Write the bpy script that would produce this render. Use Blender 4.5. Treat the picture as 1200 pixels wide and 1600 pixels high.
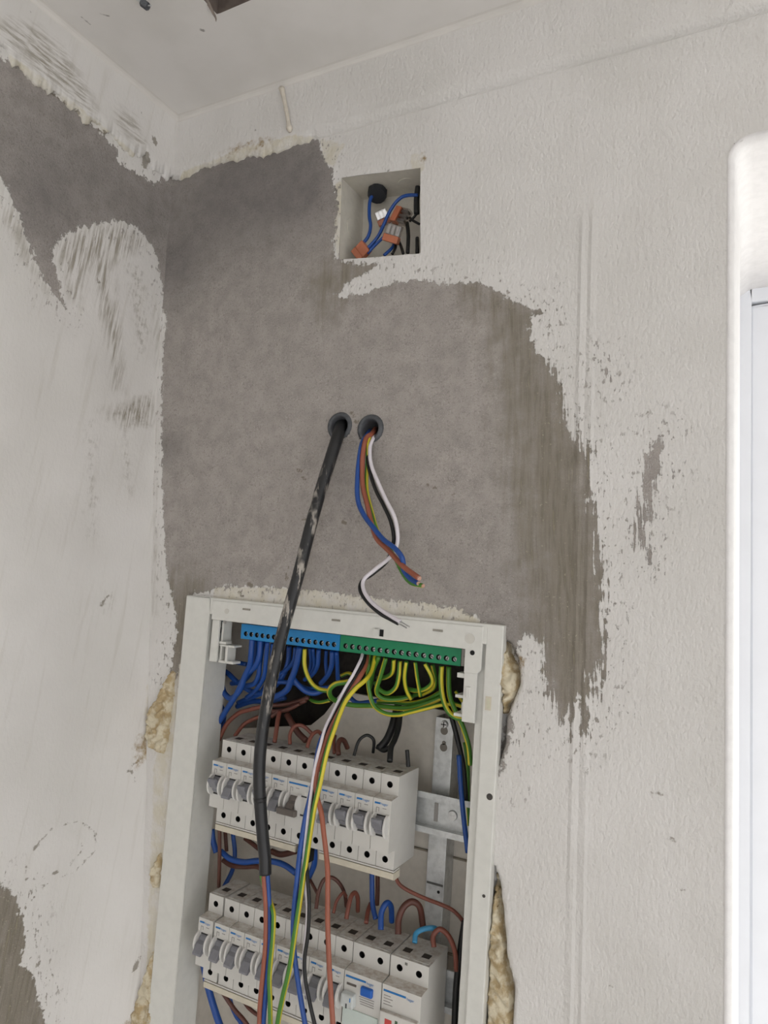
import bpy, bmesh, math, random
import numpy as np
from mathutils import Vector, Matrix
random.seed(7); rng = np.random.default_rng(7)
for o in list(bpy.data.objects): bpy.data.objects.remove(o)
SC = bpy.context.scene
COL = SC.collection

# ------------------------------------------------------------------ camera
Z0 = 2.40                                  # ceiling height; the room corner stands at x=0, y=0
YAW, PITCH, ROLL, FPX = 0.48199, 0.09788, 0.0507, 1130.0
_fw = np.array([-math.sin(YAW)*math.cos(PITCH), math.cos(YAW)*math.cos(PITCH), math.sin(PITCH)])
_rt = np.array([math.cos(YAW), math.sin(YAW), 0.0]); _up = np.cross(_rt, _fw)
RT = _rt*math.cos(ROLL)+_up*math.sin(ROLL); UP = np.cross(RT, _fw); FW = _fw
CAM = np.array([0.5925, -0.57395, Z0-0.516])
cam_data = bpy.data.cameras.new('camera'); cam = bpy.data.objects.new('camera', cam_data); COL.objects.link(cam)
cam.matrix_world = Matrix(((RT[0], UP[0], -FW[0], CAM[0]), (RT[1], UP[1], -FW[1], CAM[1]), (RT[2], UP[2], -FW[2], CAM[2]), (0, 0, 0, 1)))
cam_data.sensor_fit = 'VERTICAL'; cam_data.sensor_height = 32.0; cam_data.lens = FPX/1600*32.0
cam_data.clip_start = 0.01
SC.camera = cam

# ------------------------------------------------------------------ light
W = bpy.data.worlds.new('world'); SC.world = W; W.use_nodes = True
bg = W.node_tree.nodes['Background']; bg.inputs[0].default_value = (0.985, 0.992, 1.0, 1); bg.inputs[1].default_value = 1.0
sun_d = bpy.data.lights.new('sun', 'SUN'); sun_d.energy = 9.0; sun_d.angle = 0.02; sun_d.color = (1, 0.965, 0.93)
sun = bpy.data.objects.new('sun', sun_d); COL.objects.link(sun)
sun.rotation_euler = Vector((0.55, -0.55, -0.62)).to_track_quat('-Z', 'Y').to_euler(); sun.location = (-1, 2, 5)
vs = SC.view_settings; vs.view_transform = 'Standard'; vs.look = 'None'; vs.gamma = 1; vs.use_curve_mapping = False
vs.exposure = 1.28

# ------------------------------------------------------------------ pixel helpers (a pixel gives a direction, the plane gives the distance)
def ray(u, v): return FW+RT*((u-600)/FPX)-UP*((v-800)/FPX)
def P(u, v, y=0.0): d = ray(u, v); return CAM+d*((y-CAM[1])/d[1])
def PX(u, v, x=0.0): d = ray(u, v); return CAM+d*((x-CAM[0])/d[0])
def PZ(u, v, z=0.0): d = ray(u, v); return CAM+d*((Z0+z-CAM[2])/d[2])
def depth(p): return float(np.dot(np.asarray(p)-CAM, FW))
UA = 0.020                                  # the whole board hangs slightly out of level
UREF = np.array([0.127, 0.0, Z0-0.714])
def U(lx, y, lz): return UREF+np.array([lx*math.cos(UA)+lz*math.sin(UA), y, -lx*math.sin(UA)+lz*math.cos(UA)])
def L(u, v, y=0.0):
    d = P(u, v, y)-UREF
    return d[0]*math.cos(UA)-d[2]*math.sin(UA), d[0]*math.sin(UA)+d[2]*math.cos(UA)

# ------------------------------------------------------------------ materials
def lin(r, g, b):
    f = lambda c: (c/255/12.92) if c/255 <= 0.04045 else ((c/255+0.055)/1.055)**2.4
    return (f(r), f(g), f(b), 1.0)
class NT:
    def __init__(s, name):
        s.mat = bpy.data.materials.new(name); s.mat.use_nodes = True; s.t = s.mat.node_tree; s.n = s.t.nodes
        s.bsdf = s.n['Principled BSDF']; s._obj = None
    def link(s, a, b): s.t.links.new(a, b)
    def put(s, sock, val):
        if isinstance(val, bpy.types.NodeSocket): s.link(val, sock)
        else: sock.default_value = val
    def pos(s):
        if not s._obj: s._obj = s.n.new('ShaderNodeTexCoord').outputs['Object']
        return s._obj
    def attr(s, name):
        a = s.n.new('ShaderNodeAttribute'); a.attribute_name = name; return a.outputs['Fac']
    def math(s, op, a, b=0.0, clamp=False):
        m = s.n.new('ShaderNodeMath'); m.operation = op; m.use_clamp = clamp
        s.put(m.inputs[0], a); s.put(m.inputs[1], b); return m.outputs[0]
    def add(s, a, b): return s.math('ADD', a, b)
    def mul(s, a, b): return s.math('MULTIPLY', a, b)
    def noise(s, scale=10, detail=3, rough=0.55, vec=None, dist=0.0):
        k = s.n.new('ShaderNodeTexNoise'); s.put(k.inputs['Vector'], vec or s.pos())
        k.inputs['Scale'].default_value = scale; k.inputs['Detail'].default_value = detail
        k.inputs['Roughness'].default_value = rough; k.inputs['Distortion'].default_value = dist
        return k.outputs['Fac']
    def vor(s, scale, vec=None):
        k = s.n.new('ShaderNodeTexVoronoi'); s.put(k.inputs['Vector'], vec or s.pos()); k.inputs['Scale'].default_value = scale
        return k.outputs['Distance']
    def scaled(s, sx, sy, sz, rot=(0, 0, 0)):
        m = s.n.new('ShaderNodeMapping'); s.link(s.pos(), m.inputs['Vector']); m.inputs['Scale'].default_value = (sx, sy, sz)
        m.inputs['Rotation'].default_value = rot; return m.outputs[0]
    def step(s, v, a, b, lo=0.0, hi=1.0):
        m = s.n.new('ShaderNodeMapRange'); m.interpolation_type = 'SMOOTHSTEP'
        s.put(m.inputs['Value'], v); m.inputs['From Min'].default_value = a; m.inputs['From Max'].default_value = b
        m.inputs['To Min'].default_value = lo; m.inputs['To Max'].default_value = hi; return m.outputs['Result']
    def mix(s, f, a, b):
        m = s.n.new('ShaderNodeMix'); m.data_type = 'RGBA'; s.put(m.inputs['Factor'], f)
        s.put(m.inputs['A'], a) if False else None
        s.put(m.inputs[6], a); s.put(m.inputs[7], b); return m.outputs[2]
    def bump(s, h, strength=0.5, dist=0.001, nrm=None):
        b = s.n.new('ShaderNodeBump'); b.inputs['Strength'].default_value = strength; b.inputs['Distance'].default_value = dist
        s.put(b.inputs['Height'], h)
        if nrm: s.link(nrm, b.inputs['Normal'])
        return b.outputs[0]
    def out(s, color, rough=0.6, metal=0.0, normal=None, spec=None):
        s.put(s.bsdf.inputs['Base Color'], color); s.put(s.bsdf.inputs['Roughness'], rough); s.put(s.bsdf.inputs['Metallic'], metal)
        if normal: s.link(normal, s.bsdf.inputs['Normal'])
        if spec is not None: s.bsdf.inputs['Specular IOR Level'].default_value = spec
        return s.mat
_M = {}
def plain(name, rgb, rough=0.5, metal=0.0, var=0.12, scale=120, bump=0.0, dirt=None):
    """plastic / metal / paint with a little mottling; dirt = (rgb, amount)"""
    if name in _M: return _M[name]
    n = NT(name); c = lin(*rgb); n1 = n.noise(scale, 3)
    d = tuple(x*(1-var) for x in c[:3])+(1,)
    base = n.mix(n.step(n1, 0.35, 0.7), c, d)
    if dirt:
        k = n.step(n.noise(scale*0.5, 5, 0.7), 1-dirt[1], 1.05-dirt[1]*0.5)
        base = n.mix(k, base, lin(*dirt[0]))
    nm = n.bump(n.noise(scale*8, 2), bump, 0.0004) if bump else None
    _M[name] = n.out(base, rough, metal, nm); return _M[name]

def stripe_mat(name='earth_insulation', a=0.14):
    n = NT(name)
    k = n.step(n.attr('stripe'), a, a+0.24)
    return n.out(n.mix(k, lin(66, 122, 38), lin(204, 188, 48)), 0.42)

def wall_mat(name, left=False, band=False):
    n = NT(name)
    sx = n.n.new('ShaderNodeSeparateXYZ'); n.link(n.pos(), sx.inputs[0])
    h = n.math('ADD', sx.outputs[0], sx.outputs[1])
    def hv(a, b, skew=0.0):                      # coordinates along the wall, stretched
        c = n.n.new('ShaderNodeCombineXYZ'); hh = n.add(h, n.mul(sx.outputs[2], skew)) if skew else h
        n.put(c.inputs[0], n.mul(hh, a)); n.put(c.inputs[2], n.mul(sx.outputs[2], b)); return c.outputs[0]
    n_big = n.noise(9, 3); n_mid = n.noise(60, 4, 0.6); n_edge = n.noise(150, 5, 0.65); n_fine = n.noise(420, 3, 0.6)
    n_grain = n.noise(1100, 2, 0.6)
    brush = n.noise(1.0, 4, 0.6, hv(40, 300) if band else hv(330, 26, -0.12 if left else 0.03)); brush2 = n.noise(1.0, 4, 0.6, hv(110, 9, -0.15 if left else 0.02))
    # white paint
    white = n.mix(n.step(n_big, 0.3, 0.7), lin(219, 216, 213), lin(211, 208, 204))
    white = n.mix(n.mul(n.step(brush2, 0.52, 0.75), 0.28 if left else 0.10), white, lin(178, 172, 160))
    # mortar
    g1 = n.mix(n.step(n_mid, 0.3, 0.75), lin(170, 163, 158), lin(150, 144, 139))
    g1 = n.mix(n.mul(n.step(n_big, 0.35, 0.65), 0.4), g1, lin(156, 150, 145))
    g1 = n.mix(n.mul(n.step(n_fine, 0.54, 0.66), 0.45), g1, lin(120, 113, 108))
    g1 = n.mix(n.mul(n.step(n_grain, 0.54, 0.66), 0.45), g1, lin(196, 189, 182))
    damp_shade = n.attr('damp_shade'); g1 = n.mix(n.mul(n.add(damp_shade, n.mul(n.add(n_mid, -0.5), 0.25)), 0.75), g1, lin(96, 92, 92))  # darkens the mortar for damp and for some painted-in shade
    ol = n.mix(n.step(brush, 0.42, 0.7), lin(138, 131, 120), lin(118, 111, 99))
    ol = n.mix(n.mul(n.step(n_fine, 0.62, 0.7), 0.55), ol, lin(178, 171, 152))
    ol = n.mix(n.mul(n.step(brush, 0.60, 0.68), 0.5), ol, lin(164, 156, 134))
    e_ol = n.add(n.attr('olive'), n.add(n.mul(n.add(n_mid, -0.5), 0.05), n.mul(n.add(brush2, -0.5), 0.09)))
    grey = n.mix(n.step(e_ol, -0.034, 0.030), g1, ol)
    # ragged edge between mortar and paint
    e = n.add(n.attr('grey'), n.add(n.mul(n.add(n_edge, -0.5), 0.020), n.mul(n.add(brush, -0.5), n.attr('brushy'))))
    m = n.step(e, -0.0009, 0.0009)
    fl = n.mul(n.step(n.add(n.mul(n_edge, 0.5), n.mul(n.noise(1.0, 3, 0.6, hv(420, 150)), 0.5)), 0.565, 0.59), n.step(n.add(n.attr('grey'), n.mul(n.add(n_mid, -0.5), 0.06)), -0.034, -0.004))
    m = n.math('MAXIMUM', m, n.mul(fl, 0.85))
    # thin streaks and smears of mortar over the paint, plus a painted corner shadow line
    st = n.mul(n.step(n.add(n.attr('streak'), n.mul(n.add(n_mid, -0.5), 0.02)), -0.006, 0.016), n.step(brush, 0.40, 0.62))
    mk = n.step(n.add(n.attr('mark'), n.mul(n.add(n_edge, -0.5), 0.011)), -0.0003, 0.0011)
    cr = n.step(n.add(n.attr('cream'), n.mul(n.add(n_edge, -0.5), 0.010)), -0.001, 0.002)
    colr = n.mix(n.mul(cr, n.step(n_mid, 0.2, 0.75)), white, lin(205, 198, 180))
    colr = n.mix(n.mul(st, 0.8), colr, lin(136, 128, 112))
    smd = n.mul(n.step(n.add(n.attr('smudge'), n.mul(n.add(n_mid, -0.5), 0.03)), -0.006, 0.014), n.step(n.add(n.mul(n_edge, 0.6), n.mul(brush, 0.4)), 0.46, 0.62))
    colr = n.mix(n.mul(smd, 0.6), colr, lin(122, 113, 96))
    colr = n.mix(m, colr, grey)
    colr = n.mix(n.mul(mk, 0.72), colr, lin(112, 103, 88))
    rust = n.step(n.add(n.attr('rust'), n.mul(n.add(n_edge, -0.5), 0.016)), -0.002, 0.004)
    colr = n.mix(n.mul(rust, n.step(n_edge, 0.3, 0.7)), colr, lin(150, 128, 94))
    # relief: roller texture on the paint, sand grain in the mortar, paint edge proud
    roll = n.noise(1.0, 2, 0.55, hv(300, 190))
    hgt = n.mix(m, n.mul(roll, 0.4 if left else 1.3), n.add(n.mul(n_fine, 0.7), n.mul(n_grain, 0.4)))
    hgt2 = n.add(n.mul(hgt, 1.0), n.mul(m, -0.75))
    hgt2 = n.add(hgt2, n.mul(n.attr('ridge'), 1.5))
    nm = n.bump(hgt2, 0.7, 0.0013)
    return n.out(colr, n.mix(m, (0.55,)*3+(1,), (0.9,)*3+(1,)), 0.0, nm, 0.25)

M_white = plain('white_plastic', (216, 215, 209), 0.38, var=0.05, dirt=((196, 186, 164), 0.30))
M_cream = plain('cream_plastic', (206, 198, 180), 0.45, var=0.08)
M_box = plain('box_plastic', (216, 209, 198), 0.5, var=0.08)
def mcb_mat():
    n = NT('breaker_plastic'); g = n.n.new('ShaderNodeNewGeometry'); sp = n.n.new('ShaderNodeSeparateXYZ'); n.link(g.outputs['Normal'], sp.inputs[0])
    c = n.mix(n.noise(120, 3), lin(207, 205, 200), lin(200, 197, 191)); d = n.mul(n.step(sp.outputs[2], 0.8, 0.95), n.step(n.noise(160, 4, 0.65), 0.35, 0.75))
    return n.out(n.mix(n.mul(d, 0.75), c, lin(150, 130, 112)), 0.42)
M_mcb = mcb_mat()
M_dark = plain('black_hole', (14, 13, 13), 0.8, var=0.2)
M_toggle = plain('grey_toggle_plastic', (128, 128, 134), 0.4, var=0.1)
M_toggle2 = plain('brown_grey_toggle', (104, 96, 90), 0.4, var=0.1)
M_bluep = plain('print_blue', (30, 112, 178), 0.4, var=0.05)
M_bluebtn = plain('blue_button', (26, 92, 180), 0.35, var=0.05)
M_greyp = plain('print_grey', (150, 146, 142), 0.5, var=0.05)
M_redp = plain('print_red', (196, 70, 66), 0.5, var=0.05)
M_steel = plain('galvanised_steel', (214, 216, 216), 0.38, 0.55, var=0.2, scale=160, bump=0.1)
M_screw = plain('bright_screw', (200, 200, 200), 0.28, 1.0, var=0.2, scale=300)
M_barblue = plain('terminal_blue', (22, 128, 190), 0.4, var=0.08)
M_bargreen = plain('terminal_green', (16, 132, 88), 0.4, var=0.08)
M_wblue = plain('blue_insulation', (26, 72, 146), 0.4, var=0.12, scale=60)
M_wblue2 = plain('pale_blue_insulation', (62, 142, 186), 0.4, var=0.1)
M_wbrown = plain('brown_insulation', (150, 84, 62), 0.42, var=0.12, scale=60)
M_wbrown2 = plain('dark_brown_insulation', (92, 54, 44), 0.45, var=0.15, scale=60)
M_wblack = plain('black_insulation', (15, 15, 16), 0.5, var=0.2)
M_wwhite = plain('white_insulation', (222, 216, 222), 0.4, var=0.06)
M_earth = stripe_mat(); M_earthg = stripe_mat('mostly_green_insulation', 0.62)
M_conduit = plain('grey_black_conduit', (82, 84, 88), 0.5, var=0.35, scale=200, dirt=((140, 136, 130), 0.32))
M_copper = plain('copper', (236, 190, 172), 0.3, 0.9, var=0.1)
M_pvc = plain('window_pvc', (236, 238, 243), 0.35, var=0.02, scale=20)
M_paper = plain('plasterboard_core', (116, 104, 96), 0.85, var=0.3, scale=90, bump=0.3)
M_ceil = plain('ceiling_paint', (214, 210, 205), 0.7, var=0.05, scale=25, bump=0.08)
M_floor = plain('floor_screed', (206, 202, 196), 0.8, var=0.12, scale=8)
def foam_mat():
    n = NT('expanding_foam'); a = n.noise(90, 4, 0.6); b = n.noise(260, 3, 0.6)
    c = n.mix(n.step(a, 0.38, 0.6), lin(178, 158, 122), lin(212, 202, 178))
    c = n.mix(n.mul(n.step(b, 0.58, 0.75), 0.4), c, lin(150, 122, 84))
    return n.out(c, 0.75, 0, n.bump(b, 0.5, 0.002), 0.3)
M_foam = foam_mat()
def sheath_mat():
    n = NT('black_sheath'); sp = n.n.new('ShaderNodeSeparateXYZ'); n.link(n.pos(), sp.inputs[0])
    a = n.noise(1, 4, 0.7, n.scaled(150, 150, 24)); zone = n.step(sp.outputs[2], Z0-0.66, Z0-0.60); zone2 = n.step(sp.outputs[2], Z0-0.40, Z0-0.44)
    k = n.mul(n.mul(n.step(a, 0.50, 0.57), n.step(n.noise(45, 3), 0.36, 0.5)), n.mul(zone, zone2))
    return n.out(n.mix(n.mul(k, 0.75), n.mix(n.noise(80, 3), lin(20, 20, 22), lin(36, 36, 38)), lin(186, 178, 168)), 0.42)
M_sheath = sheath_mat()
def glass_mat(name, tint, mixf):
    m = bpy.data.materials.new(name); m.use_nodes = True; t = m.node_tree; t.nodes.remove(t.nodes['Principled BSDF'])
    tr = t.nodes.new('ShaderNodeBsdfTransparent'); tr.inputs[0].default_value = tint
    gl = t.nodes.new('ShaderNodeBsdfGlossy'); gl.inputs['Roughness'].default_value = 0.05
    mx = t.nodes.new('ShaderNodeMixShader'); mx.inputs[0].default_value = mixf
    t.links.new(tr.outputs[0], mx.inputs[1]); t.links.new(gl.outputs[0], mx.inputs[2])
    t.links.new(mx.outputs[0], t.nodes['Material Output'].inputs[0]); return m
M_glass = glass_mat('window_glass', (0.95, 0.97, 0.96, 1), 0.06)
M_clear = glass_mat('clear_plastic', (0.86, 0.83, 0.82, 1), 0.16)
M_orange = plain('orange_plastic', (176, 104, 74), 0.35, var=0.15)

# ------------------------------------------------------------------ mesh builder
class MB:
    def __init__(s): s.v = []; s.f = []; s.m = []; s.a = []
    def _add(s, vs, fs, mi=0, at=None):
        o = len(s.v); s.v += [tuple(float(c) for c in p) for p in vs]; s.f += [tuple(i+o for i in f) for f in fs]; s.m += [mi]*len(fs)
        s.a += list(at) if at is not None else [0.0]*len(vs); return s
    def box(s, x0, x1, y0, y1, z0, z1, mi=0):
        v = [(x, y, z) for x in (x0, x1) for y in (y0, y1) for z in (z0, z1)]
        return s._add(v, [(0, 1, 3, 2), (4, 6, 7, 5), (0, 4, 5, 1), (2, 3, 7, 6), (0, 2, 6, 4), (1, 5, 7, 3)], mi)
    def prism_x(s, prof, x0, x1, mi=0):
        k = len(prof); v = [(x0, y, z) for y, z in prof]+[(x1, y, z) for y, z in prof]
        return s._add(v, [tuple(range(k)), tuple(range(2*k-1, k-1, -1))]+[(i, i+k, (i+1) % k+k, (i+1) % k) for i in range(k)], mi)
    def prism_y(s, poly, y0, y1, mi=0):
        k = len(poly); v = [(x, y0, z) for x, z in poly]+[(x, y1, z) for x, z in poly]
        return s._add(v, [tuple(range(k)), tuple(range(2*k-1, k-1, -1))]+[(i, i+k, (i+1) % k+k, (i+1) % k) for i in range(k)], mi)
    def tube(s, pts, r, n=10, mi=0, twist=0.0, phase=0.0, cap=True):
        pts = [np.array(p, float) for p in pts]; k = len(pts); rr = r if isinstance(r, (list, tuple)) else [r]*k
        t0 = pts[1]-pts[0]; t0 /= np.linalg.norm(t0); ref = np.array([0, 0, 1.0]) if abs(t0[2]) < 0.8 else np.array([1.0, 0, 0])
        nn = np.cross(t0, ref); nn /= np.linalg.norm(nn); vs = []; at = []; ln = 0
        for i in range(k):
            t = pts[min(i+1, k-1)]-pts[max(i-1, 0)]; t /= (np.linalg.norm(t)+1e-12)
            nn = nn-t*np.dot(nn, t); nn /= (np.linalg.norm(nn)+1e-12); b = np.cross(t, nn)
            if i: ln += np.linalg.norm(pts[i]-pts[i-1])
            for j in range(n):
                a = 2*math.pi*j/n; vs.append(pts[i]+rr[i]*(nn*math.cos(a)+b*math.sin(a))); at.append(math.cos(a+phase+twist*ln))
        fs = [(i*n+j, i*n+(j+1) % n, (i+1)*n+(j+1) % n, (i+1)*n+j) for i in range(k-1) for j in range(n)]
        if cap: fs += [tuple(range(n-1, -1, -1)), tuple((k-1)*n+j for j in range(n))]
        return s._add(vs, fs, mi, at)
    def cyl(s, p0, p1, r0, r1=None, n=16, mi=0): return s.tube([p0, p1], [r0, r1 if r1 is not None else r0], n, mi)
    def holed(s, x0, x1, z0, z1, y, cx, cz, r, dp, mi=0, mw=1, mb=1, n=14):
        ang = sorted([2*math.pi*i/n for i in range(n)]+[math.atan2(z-cz, x-cx) % (2*math.pi) for x in (x0, x1) for z in (z0, z1)]); k = len(ang)
        out = []; inn = []; bot = []
        for a in ang:
            c, q = math.cos(a), math.sin(a)
            tx = ((x1-cx)/c if c > 1e-9 else (x0-cx)/c if c < -1e-9 else 1e9); tz = ((z1-cz)/q if q > 1e-9 else (z0-cz)/q if q < -1e-9 else 1e9)
            t = min(tx, tz); out.append((cx+c*t, y, cz+q*t)); inn.append((cx+c*r, y, cz+q*r)); bot.append((cx+c*r, y+dp, cz+q*r))
        s._add(out+inn, [(i, (i+1) % k, k+(i+1) % k, k+i) for i in range(k)], mi)
        s._add(inn+bot, [(i, (i+1) % k, k+(i+1) % k, k+i) for i in range(k)], mw)
        s._add(bot, [tuple(range(k))], mb); return s
    def build(s, name, mats, parent=None, smooth=False, bevel=0.0, attr=False, weld=True):
        me = bpy.data.meshes.new(name); me.from_pydata(s.v, [], s.f); mats = mats if isinstance(mats, (list, tuple)) else [mats]
        for m in mats: me.materials.append(m)
        me.polygons.foreach_set('material_index', s.m)
        if attr: me.attributes.new('stripe', 'FLOAT', 'POINT').data.foreach_set('value', s.a)
        else:
            bm = bmesh.new(); bm.from_mesh(me)
            if weld: bmesh.ops.remove_doubles(bm, verts=bm.verts, dist=2e-6)
            bmesh.ops.recalc_face_normals(bm, faces=bm.faces); bm.to_mesh(me); bm.free()
        if smooth: me.polygons.foreach_set('use_smooth', [True]*len(me.polygons))
        me.update(); o = bpy.data.objects.new(name, me); COL.objects.link(o)
        if parent: o.parent = parent
        if bevel:
            b = o.modifiers.new('bevel', 'BEVEL'); b.width = bevel; b.segments = 2; b.limit_method = 'ANGLE'; b.angle_limit = math.radians(40)
        return o
def tag(o, label, cat, group=None):
    o['label'] = label; o['category'] = cat
    if group: o['group'] = group
    return o
def empty(name, loc, roty=0.0):
    o = bpy.data.objects.new(name, None); o.empty_display_size = 0.02; COL.objects.link(o); o.location = [float(c) for c in loc]; o.rotation_euler = (0, roty, 0); return o
def struct(o): o['kind'] = 'structure'; return o
def copy_tree(o, parent=None):
    c = o.copy(); COL.objects.link(c); c.parent = parent
    for ch in [x for x in bpy.data.objects if x.parent == o]: copy_tree(ch, c)
    return c
def smooth_path(pts, sub=7):
    p = [np.array(q, float) for q in pts]
    if len(p) == 2: return [p[0]*(1-t)+p[1]*t for t in np.linspace(0, 1, 5)]
    p = [2*p[0]-p[1]]+p+[2*p[-1]-p[-2]]; out = []
    for i in range(1, len(p)-2):
        for t in np.linspace(0, 1, sub, endpoint=False):
            a, b, c, d = p[i-1], p[i], p[i+1], p[i+2]
            out.append(0.5*((2*b)+(-a+c)*t+(2*a-5*b+4*c-d)*t*t+(-a+3*b-3*c+d)*t**3))
    out.append(p[-2]); return out

# ------------------------------------------------------------------ walls as fine grids with patch outlines stored per vertex
def sdist(poly, X, Y):
    """signed distance, positive inside"""
    x = X.ravel(); y = Y.ravel(); d = np.full(x.shape, 1e9); ins = np.zeros(x.shape, bool); k = len(poly)
    for i in range(k):
        ax, ay = poly[i]; bx, by = poly[(i+1) % k]; ex, ey = bx-ax, by-ay
        t = np.clip(((x-ax)*ex+(y-ay)*ey)/(ex*ex+ey*ey+1e-18), 0, 1); d = np.minimum(d, np.hypot(x-ax-t*ex, y-ay-t*ey))
        c = ((ay > y) != (by > y)) & (x < (bx-ax)*(y-ay)/((by-ay) if abs(by-ay) > 1e-15 else 1e-15)+ax); ins ^= c
    return np.where(ins, d, -d).reshape(X.shape)
def ldist(line, X, Y):
    d = np.full(X.shape, 1e9)
    for (ax, ay), (bx, by) in zip(line[:-1], line[1:]):
        ex, ey = bx-ax, by-ay; t = np.clip(((X-ax)*ex+(Y-ay)*ey)/(ex*ex+ey*ey+1e-18), 0, 1); d = np.minimum(d, np.hypot(X-ax-t*ex, Y-ay-t*ey))
    return d
def union(polys, X, Y):
    r = np.full(X.shape, -1.0)
    for p in polys: r = np.maximum(r, sdist(p, X, Y))
    return r
def snap(poly, X, Y, tol):
    """move grid points near an outline onto it"""
    x = X.copy(); y = Y.copy(); best = np.full(X.shape, tol); k = len(poly)
    for i in range(k):
        ax, ay = poly[i]; bx, by = poly[(i+1) % k]; ex, ey = bx-ax, by-ay
        t = np.clip(((X-ax)*ex+(Y-ay)*ey)/(ex*ex+ey*ey+1e-18), 0, 1); qx = ax+t*ex; qy = ay+t*ey; d = np.hypot(X-qx, Y-qy)
        m = d < best; x[m] = qx[m]; y[m] = qy[m]; best[m] = d[m]
    return x, y
def grid_object(name, A, B, pos, holes, attrs, mat):
    na, nb = A.shape
    for h in holes: A, B = snap(h, A, B, 0.0016)
    keep = np.ones((na-1, nb-1), bool); ca = (A[:-1, :-1]+A[1:, 1:]+A[1:, :-1]+A[:-1, 1:])/4; cb = (B[:-1, :-1]+B[1:, 1:]+B[1:, :-1]+B[:-1, 1:])/4
    for h in holes: keep &= sdist(h, ca, cb) <= 0
    X, Y, Z = pos(A, B); idx = np.arange(na*nb).reshape(na, nb)
    q = np.stack([idx[:-1, :-1], idx[1:, :-1], idx[1:, 1:], idx[:-1, 1:]], -1)[keep]
    me = bpy.data.meshes.new(name); me.from_pydata(np.stack([X.ravel(), Y.ravel(), Z.ravel()], -1).tolist(), [], q.tolist())
    for k, f in attrs.items(): me.attributes.new(k, 'FLOAT', 'POINT').data.foreach_set('value', f(A, B).astype(np.float32).ravel())
    me.polygons.foreach_set('use_smooth', [True]*len(me.polygons)); me.materials.append(mat); me.update()
    o = bpy.data.objects.new(name, me); COL.objects.link(o); return o
bk = lambda pts, y=0.0: [(P(u, v, y)[0], P(u, v, y)[2]) for u, v in pts]          # back wall pixels -> (x, z)
lf = lambda pts: [(PX(u, v, 0)[1], PX(u, v, 0)[2]) for u, v in pts]               # left wall pixels -> (y, z)
circ = lambda cx, cz, r, n=20: [(cx+r*math.cos(2*math.pi*i/n), cz+r*math.sin(2*math.pi*i/n)) for i in range(n)]

GREY_B = bk([(283, 260), (300, 258), (330, 250), (360, 236), (400, 228), (430, 218), (455, 214), (490, 218), (500, 222), (505, 250), (518, 262), (522, 290), (528, 320), (524, 350), (520, 385), (524, 402), (548, 412),
 (590, 413), (575, 425), (545, 440), (525, 460), (530, 467), (570, 458), (610, 445), (650, 436), (700, 445), (735, 440), (770, 452), (800, 470), (825, 480), (855, 487), (830, 495), (828, 525), (842, 555), (856, 560),
 (868, 590), (878, 625), (888, 665), (900, 690), (906, 660), (912, 700), (920, 690), (922, 740), (925, 790), (930, 830), (938, 850), (942, 900), (940, 950), (945, 1000), (938, 1050), (935, 1090), (926, 1050), (922, 1110), (912, 1150), (906, 1090), (898, 1155), (889, 1100),
 (880, 1125), (868, 1095), (858, 1085), (850, 1050), (846, 1010), (832, 990), (818, 992), (810, 1012), (803, 1032), (786, 1000), (780, 985), (750, 970), (740, 962), (710, 950), (640, 940), (560, 932), (500, 923), (430, 918), (345, 916), (325, 924),
 (302, 926), (298, 960), (290, 1000), (283, 1030), (277, 1060), (266, 1050), (272, 1010), (277, 985), (273, 950), (267, 925), (262, 900), (257, 860), (255, 800), (253, 700), (253, 600), (255, 540), (260, 505), (258, 480), (200, 470), (200, 260)])
GREY_B2 = bk([(795, 1118), (800, 1130), (796, 1165), (786, 1190), (780, 1215), (776, 1170), (782, 1125)])
GREY_B3 = bk([(1032, 676), (1036, 690), (1030, 720), (1026, 755), (1014, 790), (1008, 830), (1013, 875), (1008, 878), (1003, 850), (995, 856), (1000, 815), (1005, 770), (1014, 720), (1022, 690)])
GREY_B4 = bk([(937, 565), (943, 575), (947, 590), (942, 590), (938, 578)])
OLIVE_B = bk([(745, 445), (800, 468), (860, 487), (835, 520), (880, 600), (900, 680), (925, 700), (950, 860), (950, 1000), (930, 1160), (880, 1150), (845, 1050), (838, 960), (825, 860), (808, 760), (800, 640), (800, 560), (770, 500)])
OLIVE_B2 = bk([(540, 405), (600, 408), (560, 440), (520, 470), (500, 440)])
OLIVE_B3 = bk([(262, 905), (310, 918), (300, 1000), (270, 1070), (255, 1050)])
CREAM_B = [bk([(523, 285), (535, 280), (537, 400), (527, 405), (520, 350)]), bk([(640, 240), (662, 238), (664, 262), (655, 275), (642, 262)]), bk([(500, 215), (540, 225), (520, 262), (505, 255)]),
 bk([(335, 915), (480, 918), (720, 945), (760, 975), (740, 990), (330, 950)]), bk([(290, 1000), (268, 1060), (240, 1200), (225, 1600), (262, 1600), (285, 1200), (300, 1000)])]
RUST_B = [bk([(783, 1000), (795, 1010), (800, 1050), (790, 1090), (778, 1060)]), bk([(808, 1020), (822, 1030), (815, 1050), (805, 1060)]), bk([(655, 242), (663, 240), (664, 250), (658, 252)])]
JB = [(534, 278), (657, 262), (657, 396), (530, 406)]
JBP = bk(JB)
UNIT_HOLE = [tuple(U(x, 0, z)[[0, 2]]) for x, z in ((-0.048, 0.168), (0.27, 0.168), (0.27, -0.31), (-0.048, -0.31))]
C1 = P(531, 666); C2 = P(578.5, 670); R_C = 0.0126
WX0, WX1, WZT, WZB, WD = 0.572, 1.30, Z0-0.168, Z0-1.35, 0.30
RR = 0.016
WIN_OUT = [(WX0, WZB)]+[(WX0+RR-RR*math.cos(a), WZT-RR+RR*math.sin(a)) for a in np.linspace(0, math.pi/2, 7)]+[(WX1, WZT), (WX1, WZB)]
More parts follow.
